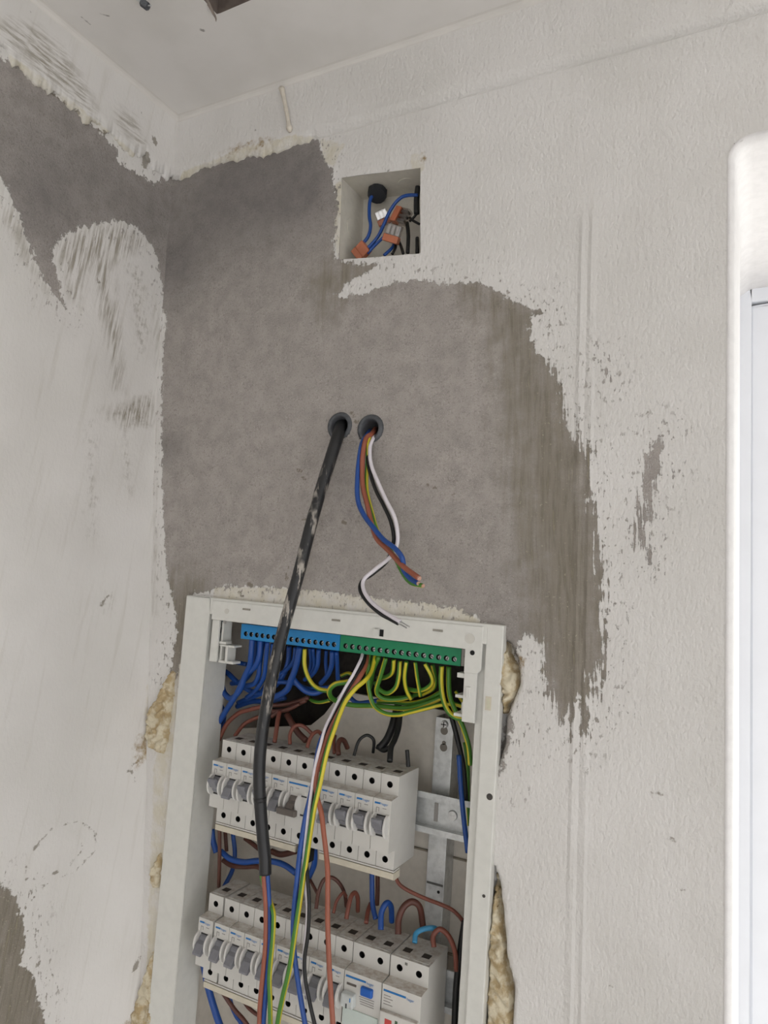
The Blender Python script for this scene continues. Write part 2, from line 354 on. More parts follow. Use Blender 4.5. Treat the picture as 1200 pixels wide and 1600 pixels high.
RECESS = [bk([(776, 990), (798, 1003), (812, 1030), (814, 1070), (800, 1105), (792, 1125), (790, 1165), (778, 1200), (760, 1190), (765, 1000)]),
 bk([(772, 1352), (781, 1375), (788, 1430), (793, 1500), (806, 1545), (802, 1600), (800, 1660), (740, 1660), (750, 1352)])]
def spaced(segs):
    out = []
    for a, b, s in segs: out += list(np.linspace(a, b, max(1, int(round((b-a)/s))), endpoint=False))
    return np.array(out+[segs[-1][1]])
xs = spaced([(-0.0104, 0.572, 0.0026), (0.572, 0.62, 0.003), (0.62, WX1, 0.10), (WX1, 3.2, 0.2)])
zs = spaced([(0, Z0-1.35, 0.35), (Z0-1.35, Z0-1.06, 0.05), (Z0-1.06, Z0, 0.0026)])
A, B = np.meshgrid(xs, zs, indexing='ij')
MW = wall_mat('back_wall_plaster')
def damp_shade_b(X, Z):  # damp mortar, with part of the shading near the corner painted in
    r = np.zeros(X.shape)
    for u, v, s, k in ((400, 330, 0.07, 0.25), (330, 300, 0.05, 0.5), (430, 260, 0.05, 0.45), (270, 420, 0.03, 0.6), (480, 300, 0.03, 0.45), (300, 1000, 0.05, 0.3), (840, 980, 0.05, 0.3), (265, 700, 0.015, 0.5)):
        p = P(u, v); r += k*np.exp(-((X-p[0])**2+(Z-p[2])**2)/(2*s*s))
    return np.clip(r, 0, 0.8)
def ridge_b(X, Z):
    on = 1/(1+np.exp((Z-(Z0-0.205))/0.004))
    g = lambda c, w: np.exp(-((X-c)/w)**2)
    xl = 0.4625+(Z0-0.2-Z)*0.008
    return on*(g(xl, 0.0022)*0.9+g(xl+0.0085, 0.0022)*0.8)
def mark_b(X, Z):
    r = np.full(X.shape, -0.05)
    for pts, w in (([(1016, 640), (1000, 655), (985, 690)], -4), ([(906, 340), (906, 372), (905, 395)], -3), ([(921, 342), (922, 360)], -3), ([(548, 645), (553, 652), (557, 658)], 5), ([(470, 745), (478, 748)], 2), ([(520, 690), (548, 690)], 2.2),
     ([(465, 733), (471, 737)], 2.5), ([(536, 815), (541, 818)], 3), ([(666, 757), (680, 762)], 3), ([(708, 770), (712, 776)], 3), ([(470, 812), (478, 813)], 2.5), ([(450, 880), (448, 905)], 2),
     ([(1044, 1308), (1052, 1312)], 3), ([(1020, 1236), (1032, 1238)], 3), ([(1064, 1390), (1070, 1394)], 2), ([(955, 1540), (956, 1543)], 3), ([(388, 912), (394, 914)], 4), ([(375, 926), (378, 930)], 4)):
        w3 = w*0.00035+0.0004; r = np.maximum(r, w3-ldist(bk(pts), X, Z))
    return r
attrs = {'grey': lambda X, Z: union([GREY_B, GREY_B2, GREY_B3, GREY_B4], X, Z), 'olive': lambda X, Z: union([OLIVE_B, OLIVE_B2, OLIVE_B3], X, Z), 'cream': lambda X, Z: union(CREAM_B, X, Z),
 'rust': lambda X, Z: union(RUST_B, X, Z), 'damp_shade': damp_shade_b, 'ridge': ridge_b, 'mark': mark_b, 'smudge': lambda X, Z: union([bk([(590, 672), (612, 672), (612, 712), (595, 716)])], X, Z), 'streak': lambda X, Z: union([bk([(237, 480), (246, 480), (246, 960), (237, 960)]), bk([(283, 930), (300, 930), (285, 1110), (268, 1120)])], X, Z),  # first streak polygon paints in the shadow line down the room corner
 'brushy': lambda X, Z: 0.006+0.034*np.clip(sdist(bk([(820, 540), (1000, 540), (1100, 900), (1000, 1250), (800, 1250), (800, 990), (860, 900)]), X, Z)*40, 0, 1)}
def pos_b(X, Z):
    d = np.clip(union(RECESS, X, Z)/0.004, 0, 1)
    bumpy = 0.0006*np.sin(X*61+Z*23)*np.sin(Z*47-X*19)
    return X, 0.014*d+bumpy*np.clip((Z0-0.02-Z)/0.05, 0, 1)*np.clip((WX0-0.02-X)/0.05, 0, 1), Z
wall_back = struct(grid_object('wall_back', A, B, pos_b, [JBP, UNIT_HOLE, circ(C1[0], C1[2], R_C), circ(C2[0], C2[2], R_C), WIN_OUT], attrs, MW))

# left wall: plumb, with the plaster built out towards the corner lower down
ys = spaced([(-3.2, -0.32, 0.3), (-0.32, 0.0112, 0.0024)]); A, B = np.meshgrid(ys, zs, indexing='ij')
ML = wall_mat('left_wall_plaster', True); MBAND = wall_mat('strip_plaster', True, True)
GREY_L = lf([(-60, 60), (0, 92), (30, 100), (45, 120), (62, 130), (90, 150), (130, 180), (155, 205), (175, 225), (182, 233), (186, 255), (222, 276), (240, 287), (255, 276), (268, 272), (300, 270), (290, 500), (256, 470), (252, 440), (247, 405), (240, 390), (230, 372), (215, 357), (195, 346),
 (175, 345), (155, 350), (130, 356), (110, 362), (95, 371), (83, 385), (84, 410), (95, 450), (101, 476), (80, 455), (62, 425), (45, 378), (28, 330), (15, 300), (0, 275), (-60, 200)])
GREY_L2 = lf([(-40, 1370), (2, 1380), (22, 1400), (28, 1440), (34, 1470), (22, 1505), (42, 1515), (52, 1560), (58, 1610), (-40, 1640)])
STREAK_L = [lf([(80, 380), (140, 345), (190, 345), (235, 380), (180, 420), (190, 500), (200, 620), (175, 610), (160, 520), (140, 430), (125, 480), (105, 470)]), lf([(0, 270), (28, 330), (62, 425), (95, 470), (80, 470), (30, 400), (0, 340)]),
 lf([(10, 30), (60, 40), (110, 90), (150, 160), (160, 200), (120, 170), (60, 125), (30, 95), (0, 80), (-30, 30)]), lf([(240, 470), (256, 500), (256, 640), (245, 640)]), lf([(150, 640), (200, 625), (240, 615), (240, 665), (190, 670)]), lf([(170, 150), (215, 190), (235, 240), (180, 210)])]
SMUDGE_L = [lf([(160, 640), (195, 628), (236, 612), (240, 640), (228, 668), (200, 672), (165, 660)]), lf([(186, 660), (200, 660), (200, 780), (186, 760)]), lf([(195, 405), (225, 425), (236, 480), (228, 560), (216, 560), (205, 480)]), lf([(150, 920), (170, 925), (168, 955), (150, 950)]), lf([(130, 660), (145, 660), (150, 840), (135, 840)])]
OLIVE_L = lf([(-40, 1370), (60, 1370), (80, 1620), (-40, 1640)])
CREAM_L = [lf([(205, 1060), (260, 1030), (255, 1600), (165, 1600), (200, 1480), (220, 1380), (225, 1180), (190, 1180)])]
RUST_L = [lf([(185, 1150), (215, 1125), (225, 1150), (222, 1185), (200, 1180), (183, 1195)]), lf([(215, 1390), (232, 1395), (228, 1500), (200, 1530), (160, 1590), (150, 1580), (190, 1520), (212, 1470)]), lf([(223, 1075), (236, 1070), (262, 1100), (262, 1165), (240, 1160), (222, 1165), (225, 1110)]), lf([(225, 1350), (243, 1340), (243, 1385), (228, 1380)]), lf([(225, 1480), (243, 1470), (242, 1520), (225, 1540), (180, 1580), (172, 1575), (205, 1540)]), lf([(205, 1560), (214, 1545), (208, 1590), (200, 1600)])]
def mark_l(Y, Z):
    r = np.full(Y.shape, -0.05)
    for pts, w in (([(152, 434), (154, 440)], 4), ([(236, 212), (240, 222)], 9), ([(228, 240), (225, 258)], 12),
     ([(46, 110), (58, 130), (64, 132)], 3), ([(60, 130), (100, 160), (140, 190), (178, 222)], 2.2), ([(45, 18), (85, 45), (128, 78)], 2.5), ([(172, 165), (180, 190), (200, 205)], 3), ([(210, 145), (220, 190)], 1.0),
     ([(34, 1350), (50, 1320), (75, 1290), (110, 1280), (132, 1295), (130, 1325), (105, 1355), (60, 1380), (36, 1370), (34, 1350)], 0.6), ([(42, 1352), (60, 1370), (95, 1350), (116, 1320), (105, 1295)], 0.4),
     ([(195, 1175), (180, 1190), (175, 1200)], 2), ([(178, 1190), (182, 1215)], 2), ([(205, 1195), (206, 1203)], 3), ([(193, 1235), (196, 1245)], 2), ([(205, 1290), (200, 1330)], 1.6), ([(196, 1388), (197, 1394)], 5), ([(195, 1445), (188, 1470)], 3), ([(172, 1470), (162, 1498)], 2), ([(200, 1545), (174, 1576)], 3), ([(160, 930), (150, 945)], 4)):
        r = np.maximum(r, w*0.00032+0.0004-ldist(lf(pts), Y, Z))
    return r
def damp_shade_l(Y, Z):  # left wall: damp mortar mixed with painted shade
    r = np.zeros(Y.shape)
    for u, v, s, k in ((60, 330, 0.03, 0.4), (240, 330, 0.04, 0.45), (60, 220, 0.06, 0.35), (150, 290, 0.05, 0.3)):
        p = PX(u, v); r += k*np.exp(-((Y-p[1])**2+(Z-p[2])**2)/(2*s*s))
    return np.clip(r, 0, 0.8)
attrs_l = {'grey': lambda Y, Z: union([GREY_L, GREY_L2], Y, Z), 'olive': lambda Y, Z: union([OLIVE_L], Y, Z), 'cream': lambda Y, Z: union(CREAM_L, Y, Z), 'rust': lambda Y, Z: union(RUST_L, Y, Z), 'damp_shade': damp_shade_l,
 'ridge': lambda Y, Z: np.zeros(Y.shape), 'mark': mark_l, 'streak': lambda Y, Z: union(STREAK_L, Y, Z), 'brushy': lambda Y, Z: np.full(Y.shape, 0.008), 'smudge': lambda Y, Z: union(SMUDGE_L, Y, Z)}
def built_out(Y, Z): return np.clip((Z0-0.30-Z)*0.075, 0, 0.048)*np.exp(np.minimum(Y, 0)/0.055)
def pos_l(Y, Z): return built_out(Y, Z)+0.0007*np.sin(Y*57+Z*29)*np.sin(Z*41-Y*17), Y, Z
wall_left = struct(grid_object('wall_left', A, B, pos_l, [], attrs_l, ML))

# ceiling with a broken-out opening
HOLE = [(PZ(336, 19)[0], -0.1045), (0.32, -0.1075), (0.32, -0.26), (PZ(316, -2)[0], -0.26)]
xc = spaced([(-0.03, 0.34, 0.005), (0.34, 3.2, 0.25)]); yc = spaced([(-3.2, -0.28, 0.3), (-0.28, 0.03, 0.005)]); A, B = np.meshgrid(xc, yc, indexing='ij')
def ceil_mat():
    n = NT('ceiling_paint_scuffed'); mk = n.step(n.add(n.attr('mark'), n.mul(n.add(n.noise(200, 4), -0.5), 0.003)), -0.0004, 0.0008)
    c = n.mix(n.step(n.noise(14, 3), 0.35, 0.7), lin(226, 223, 220), lin(219, 216, 212)); c = n.mix(n.mul(mk, 0.7), c, lin(110, 104, 98))
    return n.out(c, 0.7, 0, n.bump(n.noise(260, 2), 0.1, 0.0006), 0.25)
def mark_c(X, Y):
    r = np.full(X.shape, -0.05); cp = lambda pts: [tuple(PZ(u, v)[:2]) for u, v in pts]
    for pts, w in (([(128, 26), (142, 38)], 3), ([(250, 40), (253, 41)], 3), ([(312, 46), (318, 48)], 4), ([(316, 147), (318, 149)], 4), ([(364, 22), (365, 24)], 2), ([(154, 20), (172, 26)], 2), ([(333, 163), (334, 164)], 2)):
        r = np.maximum(r, w*0.0005-ldist(cp(pts), X, Y))
    return r
ceiling = struct(grid_object('ceiling', A, B, lambda X, Y: (X, Y, np.full(X.shape, Z0)), [HOLE], {'mark': mark_c}, ceil_mat()))
mb = MB(); k = 4
lo = [(x, y, Z0) for x, y in HOLE]; hi = [(x, y, Z0+0.014) for x, y in HOLE]; mb._add(lo+hi, [(i, (i+1) % 4, 4+(i+1) % 4, 4+i) for i in range(4)], 0)
mb.build('plasterboard_edge', M_paper, ceiling)
mb = MB(); mb.box(0.02, 0.42, -0.36, -0.02, Z0+0.10, Z0+0.11); mb.box(0.02, 0.42, -0.0995, -0.02, Z0+0.0145, Z0+0.10); mb.box(0.02, 0.03, -0.36, -0.02, Z0+0.0145, Z0+0.1); mb.build('timber_batten', M_paper, ceiling)
flap = [PZ(318, 0, 0.0)+(0, 0, 0.004), PZ(326, 8, 0.0)+(0, 0, 0.001), PZ(333, 20, -0.004), PZ(337, 28, -0.008), PZ(337.5, 33, -0.006)]
mb = MB(); mb.tube(smooth_path(flap), [0.0022*(1-0.8*t) for t in np.linspace(0, 1, 29)], 6); mb.build('torn_paper_edge', plain('torn_paper', (150, 138, 128), 0.8, var=0.3), ceiling)

mb = MB(); mb.box(-0.05, 3.2, -3.2, 0.3, -0.1, 0.0); struct(mb.build('floor', M_floor))
mb = MB()
for x0, x1, z0, z1 in ((-0.05, 0.9, 0, Z0), (2.6, 3.2, 0, Z0), (0.9, 2.6, 2.15, Z0)): mb.box(x0, x1, -3.3, -3.2, z0, z1)
struct(mb.build('wall_rear', M_ceil))  # unseen wall; its gap is shaped to light the floor and facing wall
mb = MB(); mb.box(-0.3, 3.4, -3.4, 0.4, Z0+0.13, Z0+0.2); mb.build('light_block_slab', M_paper, ceiling)  # unseen slab added to stop sky light leaking in from above
mb = MB(); mb.box(-0.16, -0.1, -3.4, 0.4, 0, Z0+0.13); mb.build('light_block_wall', M_paper, wall_left)  # unseen backing added to keep light from leaking round the left wall
mb = MB()
for x0, x1, z0, z1 in ((-0.1, 0.55, 0, Z0+0.13), (0.55, WX1+0.03, WZT+0.02, Z0+0.13), (0.55, WX1+0.03, 0, WZB-0.04), (WX1+0.03, 3.4, 0, Z0+0.13)): mb.box(x0, x1, 0.15, 0.36, z0, z1)
mb.build('light_block_wall', M_paper, wall_back)  # unseen backing added to block leaks and sun behind the wall
mb = MB()
for y0, y1, z0, z1 in ((-3.2, -2.6, 0, Z0), (-0.5, 0, 0, Z0), (-2.6, -0.5, 2.15, Z0)): mb.box(3.2, 3.3, y0, y1, z0, z1)
struct(mb.build('wall_right', M_ceil))  # unseen wall; its opening is made up to let daylight in

# smooth white strip under the ceiling on both walls, and the caulk fillets
def trim_strip(name, along, length, pix, ragged):
    n = 260; a = np.linspace(0.0, length, n); rows = 7
    rr_ = np.convolve(rng.normal(0, 1, n+8), np.ones(5)/5, 'same')[4:4+n]; rr2 = np.convolve(rng.normal(0, 1, n+40), np.ones(21)/21, 'same')[20:20+n]
    vs = []; fs = []
    for i in range(n):
        rag = ragged(a[i]); zb = 0.0725+rag*(0.0045*rr_[i]+0.010*rr2[i])
        for j in range(rows):
            t = j/(rows-2) if j < rows-1 else 1.0
            off = 0.0026 if j < rows-2 else (0.0030 if j == rows-2 else -0.001)
            z = Z0-zb*t
            vs.append((a[i], -off, z) if along == 'x' else (off+0.0002, -a[i], z))
    fs = [(i*rows+j, (i+1)*rows+j, (i+1)*rows+j+1, i*rows+j+1) for i in range(n-1) for j in range(rows-1)]
    me = bpy.data.meshes.new(name); me.from_pydata(vs, [], fs); me.polygons.foreach_set('use_smooth', [True]*len(fs))
    V = np.array(vs); H = V[:, 0] if along == 'x' else V[:, 1]; Zv = V[:, 2]
    at = {'grey': np.full(len(vs), -1.0), 'olive': np.full(len(vs), -1.0), 'rust': np.full(len(vs), -1.0), 'damp_shade': np.zeros(len(vs)), 'ridge': np.zeros(len(vs)), 'brushy': np.full(len(vs), 0.004), 'smudge': np.full(len(vs), -1.0)}
    if along == 'x':
        mk = lambda X, Z: np.maximum.reduce([w*0.00035+0.0003-ldist(bk(p), X, Z) for p, w in (([(346, 250), (364, 240)], 4), ([(400, 205), (437, 188)], 2.5), ([(425, 150), (426, 152)], 2), ([(333, 165), (334, 166)], 2), ([(318, 175), (319, 176)], 2))])
        at['mark'] = mk(H, Zv); at['streak'] = np.full(len(vs), -1.0); at['cream'] = union([bk([(283, 270), (330, 255), (380, 232), (460, 213), (500, 217), (500, 240), (283, 300)])], H, Zv)
        at['rust'] = union([bk([(345, 240), (385, 222), (430, 214), (440, 224), (400, 240), (345, 256)])], H, Zv)-0.001
    else: at['mark'] = mark_l(H, Zv); at['streak'] = union(STREAK_L, H, Zv); at['cream'] = union([lf([(0, 78), (60, 120), (170, 208), (220, 250), (260, 290), (220, 300), (0, 110)])], H, Zv)
    for k, v in at.items(): me.attributes.new(k, 'FLOAT', 'POINT').data.foreach_set('value', v.astype(np.float32))
    me.materials.append(MW if along == 'x' else MBAND); o = bpy.data.objects.new(name, me); COL.objects.link(o); return struct(o)
trim_strip('trim_1', 'x', 0.75, None, lambda a: 1.0 if a < 0.19 else max(0.0, 1-(a-0.19)/0.012))
trim_strip('trim_2', 'y', 0.34, None, lambda a: 1.0)
def fillet(name, pts, sx, sy):
    mb = MB(); r = 0.006; prof = []
    prof = [(0, 0)]+[(r-r*math.sin(t), r-r*math.cos(t)) for t in np.linspace(0, math.pi/2, 5)]
    (x0, y0), (x1, y1) = pts; vs = []
    for x, y in pts:
        for a, b in prof: vs.append((x+sx*a, y+sy*a, Z0-b))
    k = len(prof); mb._add(vs, [(i, (i+1) % k, (i+1) % k+k, i+k) for i in range(k)]); return struct(mb.build(name, M_ceil, smooth=False))
fillet('trim_3', [(0, -0.0024), (1.0, -0.0024)], 0, -1); fillet('trim_4', [(0.0026, 0), (0.0026, -0.6)], 1, 0)
drip = [P(440, 138, -0.0045), P(446, 165, -0.005), P(450, 188, -0.005), P(453, 206, -0.0045)]
mb = MB(); mb.tube(smooth_path(drip), [0.0034, 0.003, 0.0026, 0.0024, 0.0022]+[0.0022]*12+[0.0025, 0.0032, 0.0036, 0.0024, 0.0015], 8)
tag(mb.build('caulk_drip', plain('caulk', (214, 206, 192), 0.5), smooth=True), 'white dried caulk drip running down the strip under the ceiling', 'caulk')

# window reveal and window
def path_off(d): return [(WX0+d, WZB)]+[(WX0+RR-(RR-d)*math.cos(a), WZT-RR+(RR-d)*math.sin(a)) for a in np.linspace(0, math.pi/2, 7)]+[(WX1-d, WZT-d), (WX1-d, WZB)]
mb = MB(); rings = [(-0.0014, -0.0002), (-0.0004, -0.0006), (0.0012, 0.0008), (0.003, 0.003), (0.004, 0.006), (0.004, 0.15), (0.001, WD)]
base = [path_off(d) for d, y in rings]; k = len(base[0]); vs = [(p[0]-(0.003 if y >= WD and i < 4 else 0), y, p[1]) for r_, (d, y) in zip(base, rings) for i, p in enumerate(r_)]
mb._add(vs, [(r_*k+i, r_*k+i+1, (r_+1)*k+i+1, (r_+1)*k+i) for r_ in range(len(rings)-1) for i in range(k-1)])
mb.build('window_reveal', plain('reveal_paint', (224, 221, 220), 0.7, var=0.06, scale=120, bump=0.35), wall_back, smooth=True)
mb = MB(); mb.box(WX0-0.01, WX1+0.01, 0, WD+0.05, WZB-0.03, WZB); struct(mb.build('window_sill', M_pvc, bevel=0.003))
win = struct(empty('window_1', (0, WD, 0)))
def frame_ring(mb, x0, x1, z0, z1, w, y0, y1):
    mb.box(x0, x0+w, y0, y1, z0, z1); mb.box(x1-w, x1, y0, y1, z0, z1); mb.box(x0+w, x1-w, y0, y1, z1-w, z1); mb.box(x0+w, x1-w, y0, y1, z0, z0+w)
mb = MB(); frame_ring(mb, 0.5668, WX1, WZB, WZT, 0.016, -0.002, 0.06); mb.build('window_frame', M_pvc, win, bevel=0.0015)
mb = MB(); frame_ring(mb, 0.5826, WX1-0.017, WZB+0.017, WZT-0.0185, 0.07, 0.0015, 0.055); mb.build('sash', M_pvc, win, bevel=0.003)
mb = MB(); frame_ring(mb, 0.5825, WX1-0.0165, WZB+0.0165, WZT-0.0162, 0.0016, 0.010, 0.05); mb.build('gasket', plain('gasket_rubber', (190, 180, 170), 0.7), win)
mb = MB(); mb.box(0.65, WX1-0.085, 0.025, 0.031, WZB+0.085, WZT-0.085); mb.build('glass_pane', M_glass, win)
mb = MB(); mb.box(WX1-0.063, WX1-0.038, -0.006, 0.004, Z0-0.80, Z0-0.73); mb.box(WX1-0.058, WX1-0.043, -0.03, -0.018, Z0-0.86, Z0-0.75); mb.box(WX1-0.056, WX1-0.045, -0.02, -0.005, Z0-0.77, Z0-0.755); mb.build('window_handle', M_pvc, win, bevel=0.002)
mb = MB(); mb.box(-3, 6, 0.5, 9, -0.4, -0.3); struct(mb.build('bounce_ground', plain('bounce_paving', (204, 202, 200), 0.9)))  # unseen pale ground added to bounce light up to the soffit

# ------------------------------------------------------------------ conduits
def conduit(c, label, tilt):
    r = empty('conduit', c); mb = MB(); n = 24; prof = [(R_C, 0.02), (R_C+0.0012, 0.0004), (R_C-0.0002, -0.0022), (R_C-0.002, -0.0026), (R_C-0.0036, -0.001), (R_C-0.0044, 0.006), (R_C-0.0044, 0.06)]
    vs = [(rad*math.cos(2*math.pi*i/n), y, rad*math.sin(2*math.pi*i/n)) for rad, y in prof for i in range(n)]; k = len(prof)
    mb._add(vs, [(j*n+i, j*n+(i+1) % n, (j+1)*n+(i+1) % n, (j+1)*n+i) for j in range(k-1) for i in range(n)]); mb._add([vs[(k-1)*n+i] for i in range(n)], [tuple(range(n))], 1)
    mb.build('pipe', [M_conduit, M_dark], r, smooth=True); tag(r, label, 'conduit', 'conduit ends in the mortar')
    return r
conduit(C1, 'black plastic conduit end holding the thick black cable', 0)
conduit(C2, 'black plastic conduit end with the loose coloured wires coming out', 0)

# ------------------------------------------------------------------ wires
def path3(pts, y):
    k = len(pts); out = []
    for i, p in enumerate(pts):
        yy = p[2] if len(p) > 2 else (y if not isinstance(y, tuple) else y[0]+(y[1]-y[0])*i/(k-1)); out.append(P(p[0], p[1], yy))
    return out
def wire(name, label, mat, w, y, pts, parent=None, group=None, tip=None, n=10, ph=0.0, tw=18.0):
    q = path3(pts, y); r = w/2*np.mean([depth(p) for p in q])/FPX
    sp = smooth_path(q); mb = MB(); mb.tube(sp, float(r), n, twist=tw, phase=ph)
    o = mb.build(name, mat, parent, smooth=True, attr=True)
    if parent is None: tag(o, label, 'wire' if 'cable' not in name else 'cable', group)
    if tip:
        d = sp[-1]-sp[-2]; d /= np.linalg.norm(d); t = MB(); t.tube([sp[-1], sp[-1]+d*tip[1]], r*tip[2], 8); t.build('bare_end', tip[0], o, smooth=False)
    return o
# thick black cable with its three cores
pc = empty('power_cable', P(414, 1365, -0.05)); pc_inv = pc.location.copy()
def child_world(o, par): o.matrix_parent_inverse = Matrix.Translation(-par.location); return o
q = path3([(545, 640, .05), (534, 662, .012), (527, 684, -.010), (514, 725, -.018), (500, 770, -.024), (486, 820, -.03), (471, 880, -.036), (456, 935, -.041), (441, 990, -.046), (427, 1050, -.050), (415, 1110, -.053), (408, 1160, -.054), (405, 1210, -.054), (407, 1260, -.054), (411, 1310, -.054), (414, 1340, -.054), (414.5, 1366, -.054)], 0)
sp = smooth_path(q); mb = MB(); mb.tube(sp, [9.6*depth(p)/FPX for p in sp], 16); mb.tube(sp[-24:-22], 10.1*depth(sp[-24])/FPX, 16)
child_world(mb.build('sheath', M_sheath, pc, smooth=True), pc)
for nm, mt, w, ph, pts in (('earth_core', M_earth, 7.5, 2.4, [(409, 1358), (409, 1370), (413, 1385, -.049), (422, 1408, -.05), (427, 1425), (427.5, 1440), (426, 1470), (423, 1500), (421, 1530), (422, 1565), (423, 1610), (428, 1680)]),
 ('brown_core', M_wbrown, 8, 0, [(411, 1355), (412, 1370), (414, 1395), (415.5, 1420), (415, 1470), (412, 1510), (409, 1540), (406, 1575), (405, 1610), (402, 1690)]), ('blue_core', M_wblue, 8, 0, [(418, 1355), (418, 1370), (419.5, 1395), (421, 1420), (421.5, 1470), (419, 1510), (416, 1545), (413, 1580), (411, 1610), (410, 1670)])):
    child_world(wire(nm, '', mt, w, -0.055 if nm != 'blue_core' else -0.053, pts, pc, ph=ph, tw=3), pc)
tag(pc, 'thick black cable smeared with plaster hanging from the left conduit over the breakers', 'cable')
# loose wires from the right conduit
wire('brown_wire', 'brown loose wire hanging from the right conduit', M_wbrown, 8, 0, [(590, 660, .05), (583, 676, .004), (572, 685, -.008), (567, 710, -.012), (566, 735, -.014), (567, 760, -.016), (574, 790, -.020), (581, 820, -.024), (589, 842, -.028), (608, 861, -.034), (629, 884, -.042), (654, 903, -.05)], tip=(M_copper, 0.0014, 0.85))
wire('blue_wire', 'blue loose wire hanging from the right conduit, crossing over the brown one', M_wblue, 8, 0, [(584, 662, .05), (575, 678, .003), (566, 692, -.007), (561, 718, -.012), (558, 757, -.018), (560, 785, -.022), (570, 807, -.026), (584, 825, -.030), (598, 842, -.034), (616, 856, -.040), (627, 869, -.042), (630, 880, -.040), (631, 891, -.036), (641, 904, -.038), (653, 911, -.044)], tip=(M_copper, 0.0014, 0.8))
wire('earth_wire', 'green and yellow loose wire in the bunch from the right conduit', M_earth, 6.5, 0, [(590, 664, .05), (580, 678, .004), (575.5, 690, -.006), (574, 726, -.009), (572.5, 750, -.010), (574, 772, -.012), (581, 800, -.015), (591, 832, -.019), (611, 860, -.025), (628, 893, -.032), (641, 910, -.038), (660, 915, -.044)], tip=(M_copper, 0.0014, 0.8), ph=1.5, tw=14)
wh = [(586, 668, .05), (584, 682, .002), (578, 700, -.009), (580, 726, -.013), (590, 752, -.017), (603, 781, -.021), (616, 807, -.024), (621, 831, -.025), (620, 852, -.025), (609, 871, -.024), (587, 889, -.028), (569, 905, -.032), (568, 921, -.036), (579, 939, -.042), (597, 954, -.048), (613, 964, -.053), (625, 971, -.056)]
wire('white_wire', 'white loose wire zigzagging down from the right conduit beside its black twin', M_wwhite, 6.2, 0, wh, tip=(M_screw, 0.011, 0.35))
wire('black_wire', 'black loose wire zigzagging down from the right conduit beside its white twin', M_wblack, 6.0, 0, [(582, 668, .05), (580, 686, .000), (575, 705, -.007), (576.5, 731, -.011), (586, 763, -.015), (599, 789, -.019), (610, 813, -.022), (615, 836, -.023), (614, 851, -.023), (605, 876, -.022), (583, 896, -.026), (566, 908, -.030), (563, 923, -.034), (575, 942, -.040), (593, 958, -.046), (609, 967, -.051), (622, 974, -.054)], tip=(M_screw, 0.010, 0.35))
# bunch from the green terminal strip hanging over the breakers
wire('white_wire', 'white wire sloping from the green terminal strip over the breakers', M_wwhite, 5.2, 0, [(567, 1018, .012), (564, 1030, -.004), (553, 1052, -.015), (540, 1074, -.02), (528, 1097, -.026), (517, 1119, -.032), (508, 1138, -.038), (501, 1163, -.044), (493, 1195, -.046), (486, 1240, -.047), (481, 1280, -.048), (477, 1315, -.048), (474.5, 1345, -.048), (476, 1380, -.047), (480, 1420, -.047), (477.5, 1465, -.047), (474.5, 1500, -.047), (477, 1540, -.047), (485, 1572, -.047), (495, 1606, -.047), (515, 1675, -.047)])
wire('black_wire', 'black wire sloping from the green terminal strip over the breakers', M_wblack, 6, 0, [(571, 1018, .012), (568, 1036, -.002), (558, 1055, -.012), (543, 1078, -.018), (529, 1103, -.024), (515, 1127, -.030), (506, 1148, -.036), (500, 1175, -.041), (492, 1215, -.043), (486, 1258, -.045), (482, 1300, -.046), (479, 1340, -.046), (480.5, 1371, -.051), (483, 1415, -.053), (481, 1461, -.054), (476, 1497, -.054), (477, 1529, -.054), (483, 1562, -.054), (493, 1606, -.054), (512, 1680, -.054)])
wire('brown_wire', 'brown wire from the green terminal strip bowing out across the upper breakers', M_wbrown, 8, 0, [(574, 1020, .014), (571, 1040, -.001), (562, 1058, -.012), (547, 1082, -.019), (534, 1105, -.026), (521, 1130, -.033), (511, 1153, -.039), (502, 1180, -.043), (494, 1212, -.045), (494.5, 1240, -.046), (502, 1270, -.047), (506, 1303, -.048), (510, 1337, -.048), (512, 1370, -.05), (512, 1440, -.053), (515, 1520, -.053), (521, 1608, -.053), (530, 1690, -.053)])
wire('earth_wire', 'green and yellow wire from the green terminal strip crossing both breaker rows', M_earth, 8, 0, [(586, 1024, .014), (580, 1048, .004), (571, 1062, -.009), (555, 1076, -.018), (540, 1095, -.026), (531, 1115, -.032), (523, 1137, -.038), (514, 1163, -.043), (507, 1190, -.046), (499, 1228, -.048), (492, 1257, -.049), (487, 1287, -.049), (482, 1320, -.049), (477, 1353, -.05), (472, 1385, -.052), (466, 1425, -.054), (459, 1470, -.055), (452, 1516, -.056), (441, 1562, -.056), (433, 1608, -.056), (424, 1700, -.056)], ph=2.6, tw=5)
wire('blue_wire', 'blue wire running straight down in front of both breaker rows beside the bunch', M_wblue, 8, 0, [(545, 1090, .0), (525, 1115, -.018), (508, 1143, -.030), (498, 1168, -.036), (491, 1215, -.042), (484, 1248, -.045), (477, 1278, -.048), (469, 1328, -.050), (464, 1375, -.052), (460, 1415, -.052), (458, 1452, -.052), (460, 1492, -.052), (467, 1543, -.052), (478, 1608, -.052), (492, 1690, -.052)])
TB = 0.010
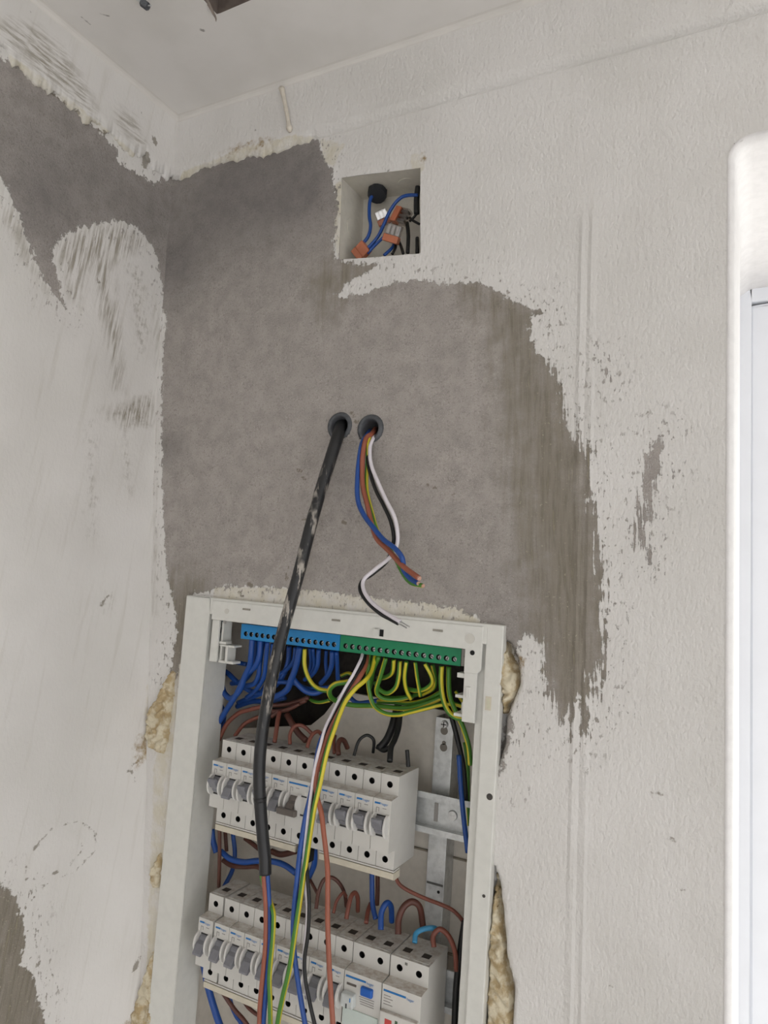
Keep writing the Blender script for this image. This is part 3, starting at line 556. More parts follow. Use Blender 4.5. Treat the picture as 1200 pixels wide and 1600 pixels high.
BLUE = [([(394, 998), (392, 1025), (390, 1040), (382, 1058), (375, 1078), (362, 1091), (351, 1084), (346, 1068)], 9, (.012, .03), 'leftmost blue wire under the blue strip, looping back up at the frame'),
 ([(407, 1000), (405, 1025), (398, 1042), (384, 1055), (371, 1082), (356, 1106), (341, 1130)], 9, (.016, .026), 'blue wire slanting from the blue strip to the left side of the board'),
 ([(411, 1001), (406, 1035), (404, 1055), (397, 1068), (383, 1072)], 8, (.02, .035), 'blue wire curling left behind the first two under the blue strip'),
 ([(418, 1003), (415, 1035), (412, 1058), (400, 1078), (385, 1090)], 7, (.016, .04), 'blue wire just left of the thick black cable, under the blue strip'),
 ([(469, 1011), (463, 1040), (455, 1062), (448, 1078), (432, 1088), (415, 1092)], 10, (.012, .03), 'thick blue wire right of the black cable, bending left under the blue strip'),
 ([(462, 1012), (459, 1033), (448, 1046), (434, 1056)], 7, (.02, .04), 'short blue wire tucked behind the thick blue one'),
 ([(484, 1013), (486, 1035), (482, 1058)], 6, (.02, .035), 'blue wire beside the yellow one under the middle of the blue strip'),
 ([(489, 1014), (491, 1040), (484, 1058)], 6, (.016, .035), 'second of three close blue wires under the blue strip'),
 ([(498, 1015), (496, 1040), (488, 1054), (476, 1062)], 7, (.014, .035), 'third of three close blue wires, curving left under the blue strip'),
 ([(510, 1017), (509, 1035), (511, 1058)], 6, (.02, .03), 'straight blue wire near the right end of the blue strip'),
 ([(519, 1018), (518, 1040), (512, 1055), (501, 1068)], 8, (.012, .03), 'blue wire with a pale nick near the right end of the blue strip'),
 ([(526, 1019), (527, 1040), (528, 1062)], 7, (.012, .03), 'rightmost blue wire under the blue strip'),
 ([(343, 1045), (356, 1052), (371, 1066), (392, 1080), (415, 1084)], 8, (.04, .045), 'blue wire crossing behind the others at the upper left of the board'),
 ([(428, 1066), (445, 1066), (462, 1068), (480, 1076), (500, 1075), (520, 1073)], 7, (.035, .04), 'blue wire lying sideways behind the yellow one'),
 ([(456, 1058), (466, 1070), (478, 1080), (492, 1083), (505, 1078)], 9, (.022, .04), 'blue wire sagging over the pale back panel'),
 ([(341, 1040), (360, 1034), (385, 1038)], 7, (.05, .05), 'blue wire deep in the upper left corner of the board'),
 ([(344, 1100), (350, 1118), (344, 1145)], 8, (.045, .045), 'blue wire hidden at the left edge above the upper breakers'),
 ([(400, 1000), (399, 1030), (392, 1050), (380, 1064), (362, 1068)], 8, (.024, .045), 'blue wire between the first two under the blue strip, bending deep to the left'),
 ([(426, 1006), (424, 1040), (420, 1062), (408, 1082)], 7, (.02, .045), 'blue wire hidden just behind the thick black cable'),
 ([(452, 1010), (450, 1035), (440, 1060), (424, 1076), (402, 1086), (372, 1098)], 8, (.03, .05), 'blue wire sweeping left behind the black cable'),
 ([(370, 1104), (395, 1096), (420, 1096), (446, 1090)], 8, (.05, .05), 'blue wire lying just above the brown arches on the left'),
 ([(545, 1088), (558, 1098), (575, 1097), (592, 1094)], 7, (.05, .05), 'blue wire showing behind the earth wires')]
for pts, w, y, lab in BLUE: wire('blue_wire', lab, M_wblue, w, y, pts, group='blue wires under the blue terminal strip')
EARTH = [([(476, 1014), (476, 1041), (484, 1063), (497, 1076), (515, 1080)], 7, (.012, .02), 1.0, 'yellow and green wire under the middle of the blue strip'),
 ([(556, 1062, .03), (540, 1066, .015), (524, 1069, .008), (515, 1078, .008), (517, 1089, .014), (530, 1097, .025), (553, 1102, .03), (587, 1103, .03), (633, 1107, .03), (665, 1100, .03), (690, 1090, .035)], 8, 0, 1.2, 'earth wire making a loop beside the white wire'),
 ([(480, 1088), (489, 1095), (501, 1097), (515, 1094)], 6, (.05, .04), -1.5, 'green wire sagging below the blue ones against the back panel'),
 ([(577, 1023), (575, 1055), (577, 1080), (584, 1102), (600, 1114), (620, 1117), (640, 1113), (669, 1106), (690, 1101), (715, 1101), (738, 1114)], 7, (.012, .03), -1.2, 'long green wire sagging lowest under the green strip to the right'),
 ([(592, 1026), (583, 1046), (580, 1064), (577, 1075)], 8, (.010, .03), 1.4, 'short yellow wire at the left of the green strip'),
 ([(603, 1028), (594, 1058), (588, 1080), (598, 1091), (620, 1093), (645, 1088)], 7, (.010, .035), -1.0, 'green wire bending right below the left of the green strip'),
 ([(615, 1031), (613, 1050), (603, 1058), (590, 1060)], 7, (.012, .03), 1.2, 'yellow wire hooking left under the green strip'),
 ([(625, 1033), (623, 1056), (618, 1074), (606, 1083), (594, 1078), (586, 1066)], 7, (.014, .022), 1.5, 'yellow wire curled into a hook under the green strip'),
 ([(635, 1034), (632, 1058), (635, 1078), (642, 1092)], 7, (.010, .03), 0.2, 'earth wire hanging straight from the middle of the green strip'),
 ([(649, 1035), (652, 1059), (657, 1088)], 6, (.010, .025), -0.6, 'thin green wire right of the middle of the green strip'),
 ([(664, 1037), (674, 1056), (675, 1067), (665, 1076), (650, 1079), (636, 1076)], 7, (.010, .03), 0.3, 'earth wire bending left under the right of the green strip'),
 ([(676, 1039), (680, 1060), (677, 1075), (660, 1085)], 7, (.018, .04), -0.5, 'green wire behind the bent one under the green strip'),
 ([(690, 1041), (689, 1065), (692, 1091), (700, 1111), (714, 1122), (738, 1124)], 8, (.008, .02), 1.3, 'yellow and green wire swinging from the green strip to the right frame'),
 ([(701, 1042), (702, 1083), (711, 1110), (722, 1133), (732, 1165), (735, 1195)], 8, (.012, .03), -1.4, 'green wire dropping along the right side of the board'),
 ([(712, 1080), (722, 1095), (733, 1110), (742, 1122)], 6, (.03, .03), 0.0, 'short earth wire below the right clip'),
 ([(590, 1096), (615, 1097), (640, 1099), (667, 1093), (690, 1081)], 7, (.04, .035), 0.8, 'earth wire lying sideways behind the hanging ones'),
 ([(600, 1090), (625, 1090), (650, 1086), (672, 1080)], 6, (.048, .045), 2.2, 'earth wire deepest behind the hanging ones'),
 ([(533, 1056), (545, 1052), (556, 1060)], 6, (.05, .05), 1.0, 'yellow wire peeping out between the strips'),
 ([(726, 1160), (731, 1200), (731, 1250), (733, 1290)], 6, (.05, .05), -1.6, 'green wire deep behind the right frame')]
for pts, w, y, ph, lab in EARTH: wire('earth_wire', lab, M_earthg if 'green wire' in lab and 'yellow' not in lab or 'earth wire' in lab and w < 8 else M_earth, w, y, pts, group='earth wires under the green terminal strip', ph=ph, tw=10)
BR = M_wbrown2; BRM = plain('shaded_red_brown_insulation', (124, 70, 56), 0.45, var=0.15, scale=60)  # BRM: brown insulation with shade mixed into its colour
BROWN = [([(410, 1104), (390, 1109), (372, 1115), (354, 1132), (342, 1156)], 7, (.035, .03), BRM, 'brown wire arching left above the upper breakers'),
 ([(410, 1119), (395, 1124), (380, 1133), (367, 1150)], 6, (.035, .03), BRM, 'second brown wire arching left above the upper breakers'),
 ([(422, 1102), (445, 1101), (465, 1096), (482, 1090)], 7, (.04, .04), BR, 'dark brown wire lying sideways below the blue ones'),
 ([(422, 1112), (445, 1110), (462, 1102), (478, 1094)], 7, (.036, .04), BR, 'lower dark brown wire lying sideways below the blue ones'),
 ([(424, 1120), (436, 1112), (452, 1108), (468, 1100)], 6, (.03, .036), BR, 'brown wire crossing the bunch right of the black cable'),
 ([(429, 1160), (432, 1140), (434, 1125), (437, 1112)], 7, (.012, .03), BRM, 'brown wire rising from the upper breakers beside the black cable'),
 ([(453, 1163), (453, 1148), (458, 1137), (466, 1133), (476, 1136), (489, 1148)], 6, (.012, .03), BRM, 'brown wire arched over the tops of the upper breakers'),
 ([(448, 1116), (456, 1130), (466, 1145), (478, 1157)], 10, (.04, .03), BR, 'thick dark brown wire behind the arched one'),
 ([(480, 1168), (484, 1155), (490, 1146), (497, 1143), (503, 1148)], 6, (.012, .03), BRM, 'small brown arch left of the white wire on the upper breakers'),
 ([(529, 1179), (528, 1165), (532, 1156), (538, 1158), (543, 1169)], 8, (.012, .03), BR, 'short thick brown arch right of the hanging bunch'),
 ([(522, 1177), (522, 1160), (524, 1150)], 5, (.012, .03), BRM, 'brown stub right of the hanging bunch'),
 ([(617, 1362), (621, 1377), (632, 1388), (660, 1402), (700, 1418), (716, 1430), (728, 1446)], 6, (.02, .04), BRM, 'brown wire sloping across the steel strap to the right frame'),
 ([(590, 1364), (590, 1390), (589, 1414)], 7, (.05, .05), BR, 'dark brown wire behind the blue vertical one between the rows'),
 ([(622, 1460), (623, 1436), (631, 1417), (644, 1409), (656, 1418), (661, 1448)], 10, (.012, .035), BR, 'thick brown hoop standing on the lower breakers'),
 ([(678, 1480), (677, 1462), (688, 1452), (702, 1464), (711, 1488), (713, 1516)], 8, (.012, .03), BRM, 'brown wire bending over the right end of the lower breakers'),
 ([(494, 1420), (497, 1397), (505, 1376), (518, 1371), (531, 1381), (539, 1398), (541, 1416)], 6, (.014, .04), BR, 'wide brown arch between the breaker rows'),
 ([(521, 1427), (526, 1408), (536, 1395), (541, 1400)], 5, (.014, .03), BRM, 'thin brown wire leaning right on the lower breakers'),
 ([(541, 1436), (545, 1414), (549, 1400), (555, 1395), (559, 1404), (559, 1424)], 7, (.012, .035), BRM, 'narrow brown arch on the middle of the lower breakers'),
 ([(572, 1442), (575, 1424), (579, 1412)], 7, (.012, .03), BRM, 'brown stub left of the blue arch on the lower breakers'),
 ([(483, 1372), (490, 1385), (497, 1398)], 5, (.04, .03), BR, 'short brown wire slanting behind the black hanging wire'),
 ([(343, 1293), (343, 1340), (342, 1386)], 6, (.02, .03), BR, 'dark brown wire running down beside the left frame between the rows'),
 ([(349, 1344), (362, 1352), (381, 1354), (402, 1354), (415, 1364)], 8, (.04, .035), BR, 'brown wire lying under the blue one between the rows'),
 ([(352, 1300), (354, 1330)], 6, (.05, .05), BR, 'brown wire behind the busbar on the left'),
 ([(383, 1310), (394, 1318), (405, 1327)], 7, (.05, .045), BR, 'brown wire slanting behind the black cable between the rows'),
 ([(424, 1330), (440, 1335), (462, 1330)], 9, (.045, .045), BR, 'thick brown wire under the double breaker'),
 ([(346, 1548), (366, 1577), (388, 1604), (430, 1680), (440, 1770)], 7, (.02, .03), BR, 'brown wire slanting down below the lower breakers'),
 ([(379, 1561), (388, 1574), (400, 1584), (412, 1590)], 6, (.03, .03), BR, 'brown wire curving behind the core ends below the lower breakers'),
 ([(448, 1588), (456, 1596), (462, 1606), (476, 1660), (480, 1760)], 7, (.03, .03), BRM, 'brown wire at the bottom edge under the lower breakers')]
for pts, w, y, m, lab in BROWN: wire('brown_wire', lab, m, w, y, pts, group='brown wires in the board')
for pts, w, y, m, lab, nm in [([(553, 1181), (559, 1161), (566, 1152), (575, 1149), (584, 1157), (583, 1176)], 5, (.012, .03), M_wblack, 'thin black wire loop on top of the upper breakers', 'black_wire'),
 ([(623, 1098), (617, 1120), (612, 1138), (604, 1156), (592, 1170)], 12, (.05, .03), M_wblack, 'thick black cable coming down to the top of the upper breakers', 'black_cable'),
 ([(626, 1104), (623, 1135), (617, 1155), (611, 1168), (609, 1190)], 9, (.045, .014), M_wblack, 'black wire beside the thick black cable above the upper breakers', 'black_wire'),
 ([(589, 1166), (600, 1172), (612, 1166)], 8, (.03, .03), M_wblack, 'black wire end folded sideways on the upper breakers', 'black_wire'),
 ([(636, 1172), (637, 1184), (638, 1198)], 6.5, (.012, .012), M_wblack, 'black wire stub at the right end of the upper breakers', 'black_wire'),
 ([(705, 1118), (716, 1160), (724, 1198), (728, 1250)], 8, (.035, .04), M_wblack, 'black cable slanting past the steel strap', 'black_cable'),
 ([(717, 1180), (720, 1229), (725, 1282), (731, 1332)], 8, (.03, .035), M_wblue, 'blue wire curving down beside the right frame', 'blue_wire'),
 ([(492, 1322), (491, 1350), (483, 1370)], 9, (.012, .03), M_wblue, 'thick blue wire under the double breaker', 'blue_wire'),
 ([(581, 1360), (582, 1410), (587, 1436)], 8, (.03, .02), M_wblue, 'blue wire running straight down between the breaker rows', 'blue_wire'),
 ([(595, 1453), (596, 1426), (604, 1411), (611, 1417), (612, 1440)], 9, (.010, .03), M_wblue, 'blue arch standing on the lower breakers', 'blue_wire'),
 ([(648, 1473), (650, 1459), (661, 1452), (677, 1450), (686, 1455)], 8, (.010, .03), M_wblue2, 'pale blue wire bending over the right of the lower breakers', 'blue_wire'),
 ([(345, 1330), (360, 1342), (381, 1347), (402, 1345), (426, 1346), (445, 1352), (462, 1364)], 9, (.03, .03), M_wblue, 'blue wire lying sideways between the breaker rows', 'blue_wire'),
 ([(331, 1296), (333, 1314), (338, 1332)], 9, (.03, .03), M_wblue, 'blue wire behind the left frame between the rows', 'blue_wire'),
 ([(364, 1303), (367, 1334), (363, 1360), (350, 1386)], 7, (.05, .05), M_wblue, 'blue wire deep on the left between the rows', 'blue_wire'),
 ([(318, 1506), (326, 1545), (345, 1606), (380, 1690), (420, 1760)], 11, (.02, .02), M_wblue, 'thick blue wire at the bottom left below the lower breakers', 'blue_wire'),
 ([(359, 1550), (361, 1568), (369, 1587), (380, 1606), (405, 1680), (410, 1770)], 7, (.035, .035), M_wblue, 'blue wire behind the brown one below the lower breakers', 'blue_wire'),
 ([(726, 1440), (720, 1480), (713, 1540), (710, 1606), (706, 1690), (700, 1780)], 10, (.03, .035), M_wblack, 'dark cable running down the right of the lower breakers', 'black_cable'),
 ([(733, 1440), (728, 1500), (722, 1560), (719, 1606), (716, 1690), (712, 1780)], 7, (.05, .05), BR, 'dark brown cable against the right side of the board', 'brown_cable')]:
    wire(nm, lab, m, w, y, pts)

# ------------------------------------------------------------------ consumer unit
cu = empty('consumer_unit', UREF, UA)
tag(cu, 'open white electrical distribution board recessed in the wall', 'electrical panel')
X0, X1, ZT, ZB = -0.0575, 0.279, 0.1745, -0.32
def bars(name, l, r, t, b, y0, y1, par, mat, bev=0.0008):   # four-sided ring: l=(outer,inner) ...
    mb = MB(); mb.box(l[0], l[1], y0, y1, b[0], t[0]); mb.box(r[1], r[0], y0, y1, b[0], t[0]); mb.box(l[1], r[1], y0, y1, t[1], t[0]); mb.box(l[1], r[1], y0, y1, b[0], b[1])
    return mb.build(name, mat, par, bevel=bev)
bars('flange', (X0, -0.0262), (X1, 0.2655), (ZT, 0.158), (ZB, ZB+0.02), -0.006, 0.004, cu, M_white)
bars('sleeve', (-0.0275, -0.0255), (0.2665, 0.2648), (0.1605, 0.1585), (ZB+0.018, ZB+0.02), -0.0056, 0.027, cu, M_white, 0.0004)
mb = MB(); mb.box(0.257, 0.2648, -0.001, 0.027, ZB+0.02, 0.158); mb.build('inner_lip', M_white, cu, bevel=0.0005)
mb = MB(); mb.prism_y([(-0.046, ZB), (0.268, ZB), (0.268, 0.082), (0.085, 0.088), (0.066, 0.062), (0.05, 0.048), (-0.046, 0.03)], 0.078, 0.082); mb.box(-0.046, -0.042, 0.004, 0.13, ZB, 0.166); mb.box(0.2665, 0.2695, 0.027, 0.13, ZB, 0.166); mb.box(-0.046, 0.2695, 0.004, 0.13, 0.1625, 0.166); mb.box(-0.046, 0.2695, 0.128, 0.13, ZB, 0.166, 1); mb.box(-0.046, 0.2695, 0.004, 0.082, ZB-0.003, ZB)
mb.build('back_box', [M_box, plain('shaded_cavity', (60, 54, 50), 0.9, var=0.4)], cu)  # panel cut back to a dark cavity whose tone stands in for shade
mb = MB()
for lz in (-0.046, -0.13): mb.box(0.02, 0.2665, 0.0755, 0.0782, lz, lz+0.0014)
mb.build('panel_seam', plain('seam', (150, 140, 124), 0.6), cu)
# cross bar that carries the terminal strips
cb = [(-0.0215, 0.1532), (-0.0215, 0.172), (0.262, 0.172), (0.262, 0.137), (0.2585, 0.1335), (0.2475, 0.1335), (0.2475, 0.1525)]
mb = MB(); mb.prism_y(cb, -0.0072, -0.0045); mb.build('cross_bar', M_white, cu, bevel=0.0005)
M_boss = plain('boss_plastic', (204, 201, 193), 0.4, var=0.04)
def disc(lx, lz, r, y, h, mat, name, par): m_ = MB(); m_.cyl((lx, y, lz), (lx, y-h, lz), r, n=18); return m_.build(name, mat, par)
for (u, v, r, mt) in ((734, 998, 0.0042, M_boss), (738, 1020, 0.0020, M_dark), (354, 955, 0.0026, M_boss), (351, 972, 0.0016, M_greyp)):
    lx, lz = L(u, v, -0.0075); disc(lx, lz, r, -0.0072, 0.0004, mt, 'boss', cu)
for (u, v) in ((385, 952), (525, 969), (684, 985)):
    lx, lz = L(u, v, -0.0075); mb = MB(); mb.prism_x([(-0.0072, lz-0.001), (-0.0078, lz-0.001), (-0.0078, lz+0.0008), (-0.0072, lz+0.0008)], lx-0.0045, lx+0.0045); mb.build('moulded_mark', plain('moulded_grey', (150, 145, 135), 0.6), cu)
lx, lz = L(592, 988, -0.008); mb = MB(); mb.box(lx-0.004, lx+0.0005, -0.0105, -0.007, lz-0.0028, lz+0.0028); mb.box(lx+0.0005, lx+0.0042, -0.0076, -0.007, lz-0.0034, lz+0.0026, 1); mb.build('latch', [M_white, M_dark], cu)
for (u, v, r) in ((331, 983, 0.0030), (765, 1245, 0.0026), (756, 1400, 0.0013)):
    lx, lz = L(u, v, -0.006)
    if u == 331: mb = MB(); mb.cyl((-0.0256, 0.012, L(u, v, .012)[1]), (-0.0251, 0.012, L(u, v, .012)[1]), 0.0034, n=16); mb.build('side_hole', M_greyp, cu)
    else: disc(lx, lz, r, -0.0059, 0.0003, plain('dark_hole', (70, 66, 62), 0.8), 'fixing_hole', cu)
lx, lz = L(763, 1099, -0.006); mb = MB(); mb.box(lx-0.0025, lx+0.0025, -0.0064, -0.0058, lz-0.0055, lz+0.0055); mb.box(lx-0.0015, lx+0.0015, -0.0066, -0.006, lz-0.004, lz+0.004, 1); mb.build('slot', [M_cream, plain('slot_cream', (206, 202, 180), 0.6)], cu)
# clips that hang down from the cross bar at both ends
mb = MB(); mb.box(0.2475, 0.2585, -0.006, -0.003, 0.094, 0.1365); mb.box(0.2405, 0.2475, -0.004, 0.006, 0.1285, 0.1325); mb.box(0.2395, 0.2515, -0.003, 0.012, 0.112, 0.1145); mb.box(0.239, 0.2515, -0.003, 0.012, 0.097, 0.0995); mb.box(0.249, 0.2515, -0.003, 0.014, 0.097, 0.132); mb.box(0.2505, 0.254, -0.008, -0.0055, 0.1135, 0.1225); mb.box(0.2435, 0.2455, 0.002, 0.012, 0.0995, 0.108)
mb.build('clip', M_white, cu, bevel=0.0004)
mb = MB(); mb.box(-0.0215, -0.0125, -0.005, -0.0025, 0.112, 0.153); mb.box(-0.0125, -0.004, -0.003, 0.006, 0.130, 0.1325); mb.box(-0.0125, 0.006, -0.002, 0.010, 0.1115, 0.114); mb.box(-0.0125, 0.006, -0.002, 0.010, 0.1275, 0.1295); mb.box(-0.004, -0.001, -0.003, 0.010, 0.1125, 0.129); mb.box(-0.0125, -0.010, -0.001, 0.012, 0.1125, 0.152)
mb.build('clip', M_white, cu, bevel=0.0004)
# steel rails and straps
def rail(lz): 
    pr = [(0.0515, -0.0135), (0.0515, 0.0135), (0.044, 0.0135), (0.044, 0.0175), (0.0428, 0.0175), (0.0428, 0.0123), (0.0503, 0.0123), (0.0503, -0.0123), (0.0428, -0.0123), (0.0428, -0.0175), (0.044, -0.0175), (0.044, -0.0135)]
    mb = MB(); mb.prism_x([(y, z+lz) for y, z in pr], -0.01, 0.262); return mb.build('din_rail', M_steel, cu)
r1 = rail(0.0); r2 = rail(-0.143)
mb = MB(); mb.cyl((0.2235, 0.0503, 0.0005), (0.2235, 0.0482, 0.0005), 0.0045, 0.004, 18); mb.box(0.2205, 0.2265, 0.0479, 0.0483, 0.0, 0.001, 0); mb.build('rail_screw', M_screw, r1)
mb = MB(); mb.box(0.2055, 0.209, 0.0495, 0.0504, -0.008, 0.008); mb.build('rail_slot', M_greyp, r1)
sxc = (L(684, 1120, .058)[0]+L(707, 1120, .058)[0])/2
def strap(z0, z1, nm):
    mb = MB(); w = 0.0078; mb.prism_y([(sxc-w, z0), (sxc+w, z0), (sxc+w, z1), (sxc-w, z1)], 0.0575, 0.0590); mb.box(sxc-w-0.001, sxc-w, 0.0575, 0.0775, z0, z1); mb.box(sxc+w, sxc+w+0.001, 0.0575, 0.0775, z0, z1)
    return mb.build(nm, M_steel, cu, bevel=0.0003)
s1 = strap(-0.30, L(690, 1121, .058)[1], 'mounting_strap')
for (u, v, r) in ((694, 1142, 0.0036), (693, 1168, 0.0036)):
    lx, lz = L(u, v, .0573); mb = MB(); mb.cyl((lx, 0.0576, lz), (lx, 0.0572, lz), r, n=18)
    if v > 1150: mb.cyl((lx, 0.0576, lz+0.0042), (lx, 0.0572, lz+0.0042), 0.0018, n=12)
    mb.build('keyhole', plain('hole_grey', (120, 114, 106), 0.7), s1)
lx, lz = L(694, 1132, .056); mb = MB(); mb.cyl((lx, 0.0576, lz), (lx, 0.0550, lz), 0.0038, 0.003, 16); mb.box(lx-0.0026, lx+0.0026, 0.0547, 0.0552, lz-0.0004, lz+0.0004, 1); mb.box(lx-0.0004, lx+0.0004, 0.0547, 0.0552, lz-0.0026, lz+0.0026, 1); mb.build('strap_screw', [M_screw, M_dark], s1)
lx, lz = L(685, 1394, .0573); disc(lx, lz, 0.0013, 0.0576, 0.0005, M_dark, 'strap_hole', s1)
lx, lz = L(686, 1383, .0573); mb = MB(); mb.box(sxc-0.0078, sxc+0.0078, 0.0570, 0.0576, lz-0.0009, lz+0.0009); mb.build('strap_crease', plain('crease_grey', (110, 110, 108), 0.4, 0.6), s1)

# terminal strips
def terminal(name, lx0, lx1, mat, n, label):
    r = empty(name, U(lx0, 0.0, 0.144), UA); tag(r, label, 'terminal strip'); w = lx1-lx0; zt, zb = 0.0072, -0.0072; yF = 0.004; c0 = 0.006; pit = (w-2*c0)/(n-1); rad = 0.0024; hz = -0.0020
    mb = MB(); xe = [0]+[c0+(i+0.5)*pit for i in range(n-1)]+[w]
    for i in range(n): mb.holed(xe[i], xe[i+1], zb, zt, yF, c0+i*pit, hz, rad, 0.004, 0, 1, 1, 12)
    mb._add([(0, yF, zb), (w, yF, zb), (w, yF+0.014, zb), (0, yF+0.014, zb), (0, yF, zt), (w, yF, zt), (w, yF+0.014, zt), (0, yF+0.014, zt)], [(0, 3, 2, 1), (4, 5, 6, 7), (0, 4, 7, 3), (1, 2, 6, 5), (3, 7, 6, 2)], 0)
    mb.build('strip_body', [mat, M_dark], r)
    m0 = None
    for i in range(n):
        if m0 is None:
            s = MB(); s.cyl((0, 0.0, 0), (0, -0.002, 0), 0.0020, 0.0017, 10); s.box(-0.0013, 0.0013, -0.0023, -0.0019, -0.0003, 0.0003, 1); o = s.build('screw', [M_screw, M_dark], r); m0 = o
        else: o = m0.copy(); COL.objects.link(o); o.parent = r
        o.location = (c0+i*pit, yF+0.0042, hz-0.0004); o.rotation_euler = (0, random.uniform(0, 3), 0)
    return r
terminal('terminal_strip', 0.0080, 0.1215, M_barblue, 16, 'bright blue terminal strip with a row of screw holes')
terminal('terminal_strip', 0.1219, 0.2400, M_bargreen, 16, 'green earth terminal strip with a row of screw holes')
lx0, lx1 = 0.2402, 0.2475
mb = MB(); mb.box(0.2402, 0.249, 0.004, 0.018, 0.137, 0.1515); mb.box(0.243, 0.2475, 0.0005, 0.004, 0.139, 0.1455); mb.build('strip_holder', plain('holder_grey', (150, 146, 140), 0.5), cu, bevel=0.0005)

# ------------------------------------------------------------------ circuit breakers
MODW = 0.0175
HZ = 0.0385; NZ = 0.0222; NY = -0.0125; BY = 0.040
def text_mesh(txt, size, mat):
    cu_ = bpy.data.curves.new('txt', 'FONT'); cu_.body = txt; cu_.size = size; cu_.align_x = 'LEFT'; o = bpy.data.objects.new('txt', cu_); COL.objects.link(o)
    dg = bpy.context.evaluated_depsgraph_get(); me = bpy.data.meshes.new_from_object(o.evaluated_get(dg)); bpy.data.objects.remove(o); me.materials.clear(); me.materials.append(mat); me.name = 'lettering'; return me
T_LOGO = text_mesh('hager', 0.0030, M_bluep)
def mcb_body(nm, w, n, par, mats):
    mb = MB(); g = 0.00025; x0, x1 = g, w*n-g
    prof = [(BY, -HZ), (0, -HZ), (0, -NZ), (NY, -NZ+0.001), (NY, NZ-0.001), (0, NZ), (0, HZ), (BY, HZ)]
    k = len(prof); skip = {(1, 2), (5, 6)}
    v = [(x0, y, z) for y, z in prof]+[(x1, y, z) for y, z in prof]
    fs = [tuple(range(k)), tuple(range(2*k-1, k-1, -1))]+[(i, i+k, (i+1) % k+k, (i+1) % k) for i in range(k) if (i, (i+1) % k) not in skip]
    mb._add(v, fs, 0)
    for i in range(n):
        a = x0 if i == 0 else i*w; b = x1 if i == n-1 else (i+1)*w
        mb.holed(a, b, NZ, HZ, 0, (i+0.5)*w, 0.0305, 0.00275, 0.006, 0, 1, 1, 16); mb.holed(a, b, -HZ, -NZ, 0, (i+0.5)*w, -0.0312, 0.00275, 0.006, 0, 1, 1, 16)
    o = mb.build('body', mats, par)
    for i in range(n):
        s = MB(); s.cyl(((i+0.5)*w, 0.0055, 0.0305), ((i+0.5)*w, 0.0045, 0.0305), 0.0021, n=10); s.build('terminal_screw', plain('dark_screw', (44, 42, 40), 0.5, 0.5), par)
        t = MB(); t.box((i+0.5)*w-0.0035, (i+0.5)*w+0.0035, 0.011, 0.018, HZ-0.0005, HZ+0.0002); t.build('terminal_slot', plain('slot_shade', (58, 50, 44), 0.8), par)  # flat dark box carries the shade inside the wire entry
        t = MB(); t.box(i*w+0.0022, (i+1)*w-0.0022, 0.003, 0.0085, HZ-0.0004, HZ+0.00035); t.build('top_rib', M_mcb, par)
    return o
def toggle(par, cx, up, wide=0.0092, mat=None):
    mb = MB(); r = 0.0074; s = 1 if up else -1
    arc = [(NY+0.001-r*math.cos(t)*0.55, r*math.sin(t)) for t in np.linspace(-1.35, 1.35, 9)]
    mb.prism_x([(NY+0.002, -r)]+arc+[(NY+0.002, r)], cx-wide/2, cx+wide/2, 0)
    lv = [(NY-0.0015, s*0.0035), (NY-0.0085, s*0.0078), (NY-0.0105, s*0.0072), (NY-0.0108, s*0.0050), (NY-0.006, -s*0.0015), (NY-0.001, -s*0.004)]
    mb.prism_x(lv, cx-wide/2+0.0002, cx+wide/2-0.0002, 0)
    return mb.build('toggle', mat or M_toggle, par, bevel=0.0004)
M_guard = plain('guard_plastic', (216, 214, 210), 0.4, var=0.03)
def rib(par, cx):
    mb = MB(); r = 0.0098; pr = [(NY+0.0015, r)]+[(NY-0.0078*math.cos(t), r*math.sin(t)) for t in np.linspace(1.5, -1.5, 11)]+[(NY+0.0015, -r)]
    mb.prism_x(pr, cx-0.0010, cx+0.0010); return mb.build('toggle_guard', M_guard, par, bevel=0.0003)
def deco(par, cx, n=1):
    w = MODW*n; mb = MB(); x0 = cx-w/2
    mb.box(x0+0.0018, x0+(0.0072 if n == 1 else w*0.62), NY-0.0002, NY+0.0002, 0.0168, 0.0183); mb.build('blue_bar', M_bluep, par)
    mb = MB(); mb.box(x0+0.0034, x0+0.0039, NY-0.0002, NY+0.0002, 0.0098, 0.0142); mb.box(x0+0.0058, x0+0.0063, NY-0.0002, NY+0.0002, 0.0108, 0.0142); mb.box(x0+0.0034, x0+0.0063, NY-0.0002, NY+0.0002, 0.0137, 0.0142); mb.box(x0+0.0095, x0+0.0130, NY-0.0002, NY+0.0002, 0.0136, 0.0142); mb.build('print_mark', M_greyp, par)
    for me, dx, dz in ((T_LOGO, 0.0078 if n == 1 else w*0.62+0.0008, 0.0165),):
        t = bpy.data.objects.new('lettering', me); COL.objects.link(t); t.parent = par; t.location = (x0+dx, NY-0.00025, dz); t.rotation_euler = (math.pi/2, 0, 0)
    mb = MB(); mb.box(cx-0.0042, cx+0.0042, NY-0.0004, NY+0.001, -0.0088, -0.0074); mb.box(cx-0.0042, cx+0.0042, NY-0.0004, NY+0.001, 0.0074, 0.0086); mb.build('toggle_slot', plain('slot_shadow', (50, 49, 50), 0.7), par)  # dark strips paint the shadow above and below the toggle
def make_single(up):
    r = empty('circuit_breaker', (0, 0, 0), UA); mcb_body('body', MODW, 1, r, [M_mcb, M_dark]); toggle(r, MODW/2, up); rib(r, MODW/2-0.0062); rib(r, MODW/2+0.0062); deco(r, MODW/2); return r
protos = {}
def place_single(i, row, up, label, group, dx=0.0):
    if up not in protos: o = protos[up] = make_single(up)
    else: o = copy_tree(protos[up])
    o.location = U(i*MODW+dx, 0, row); tag(o, label, 'circuit breaker', group); return o
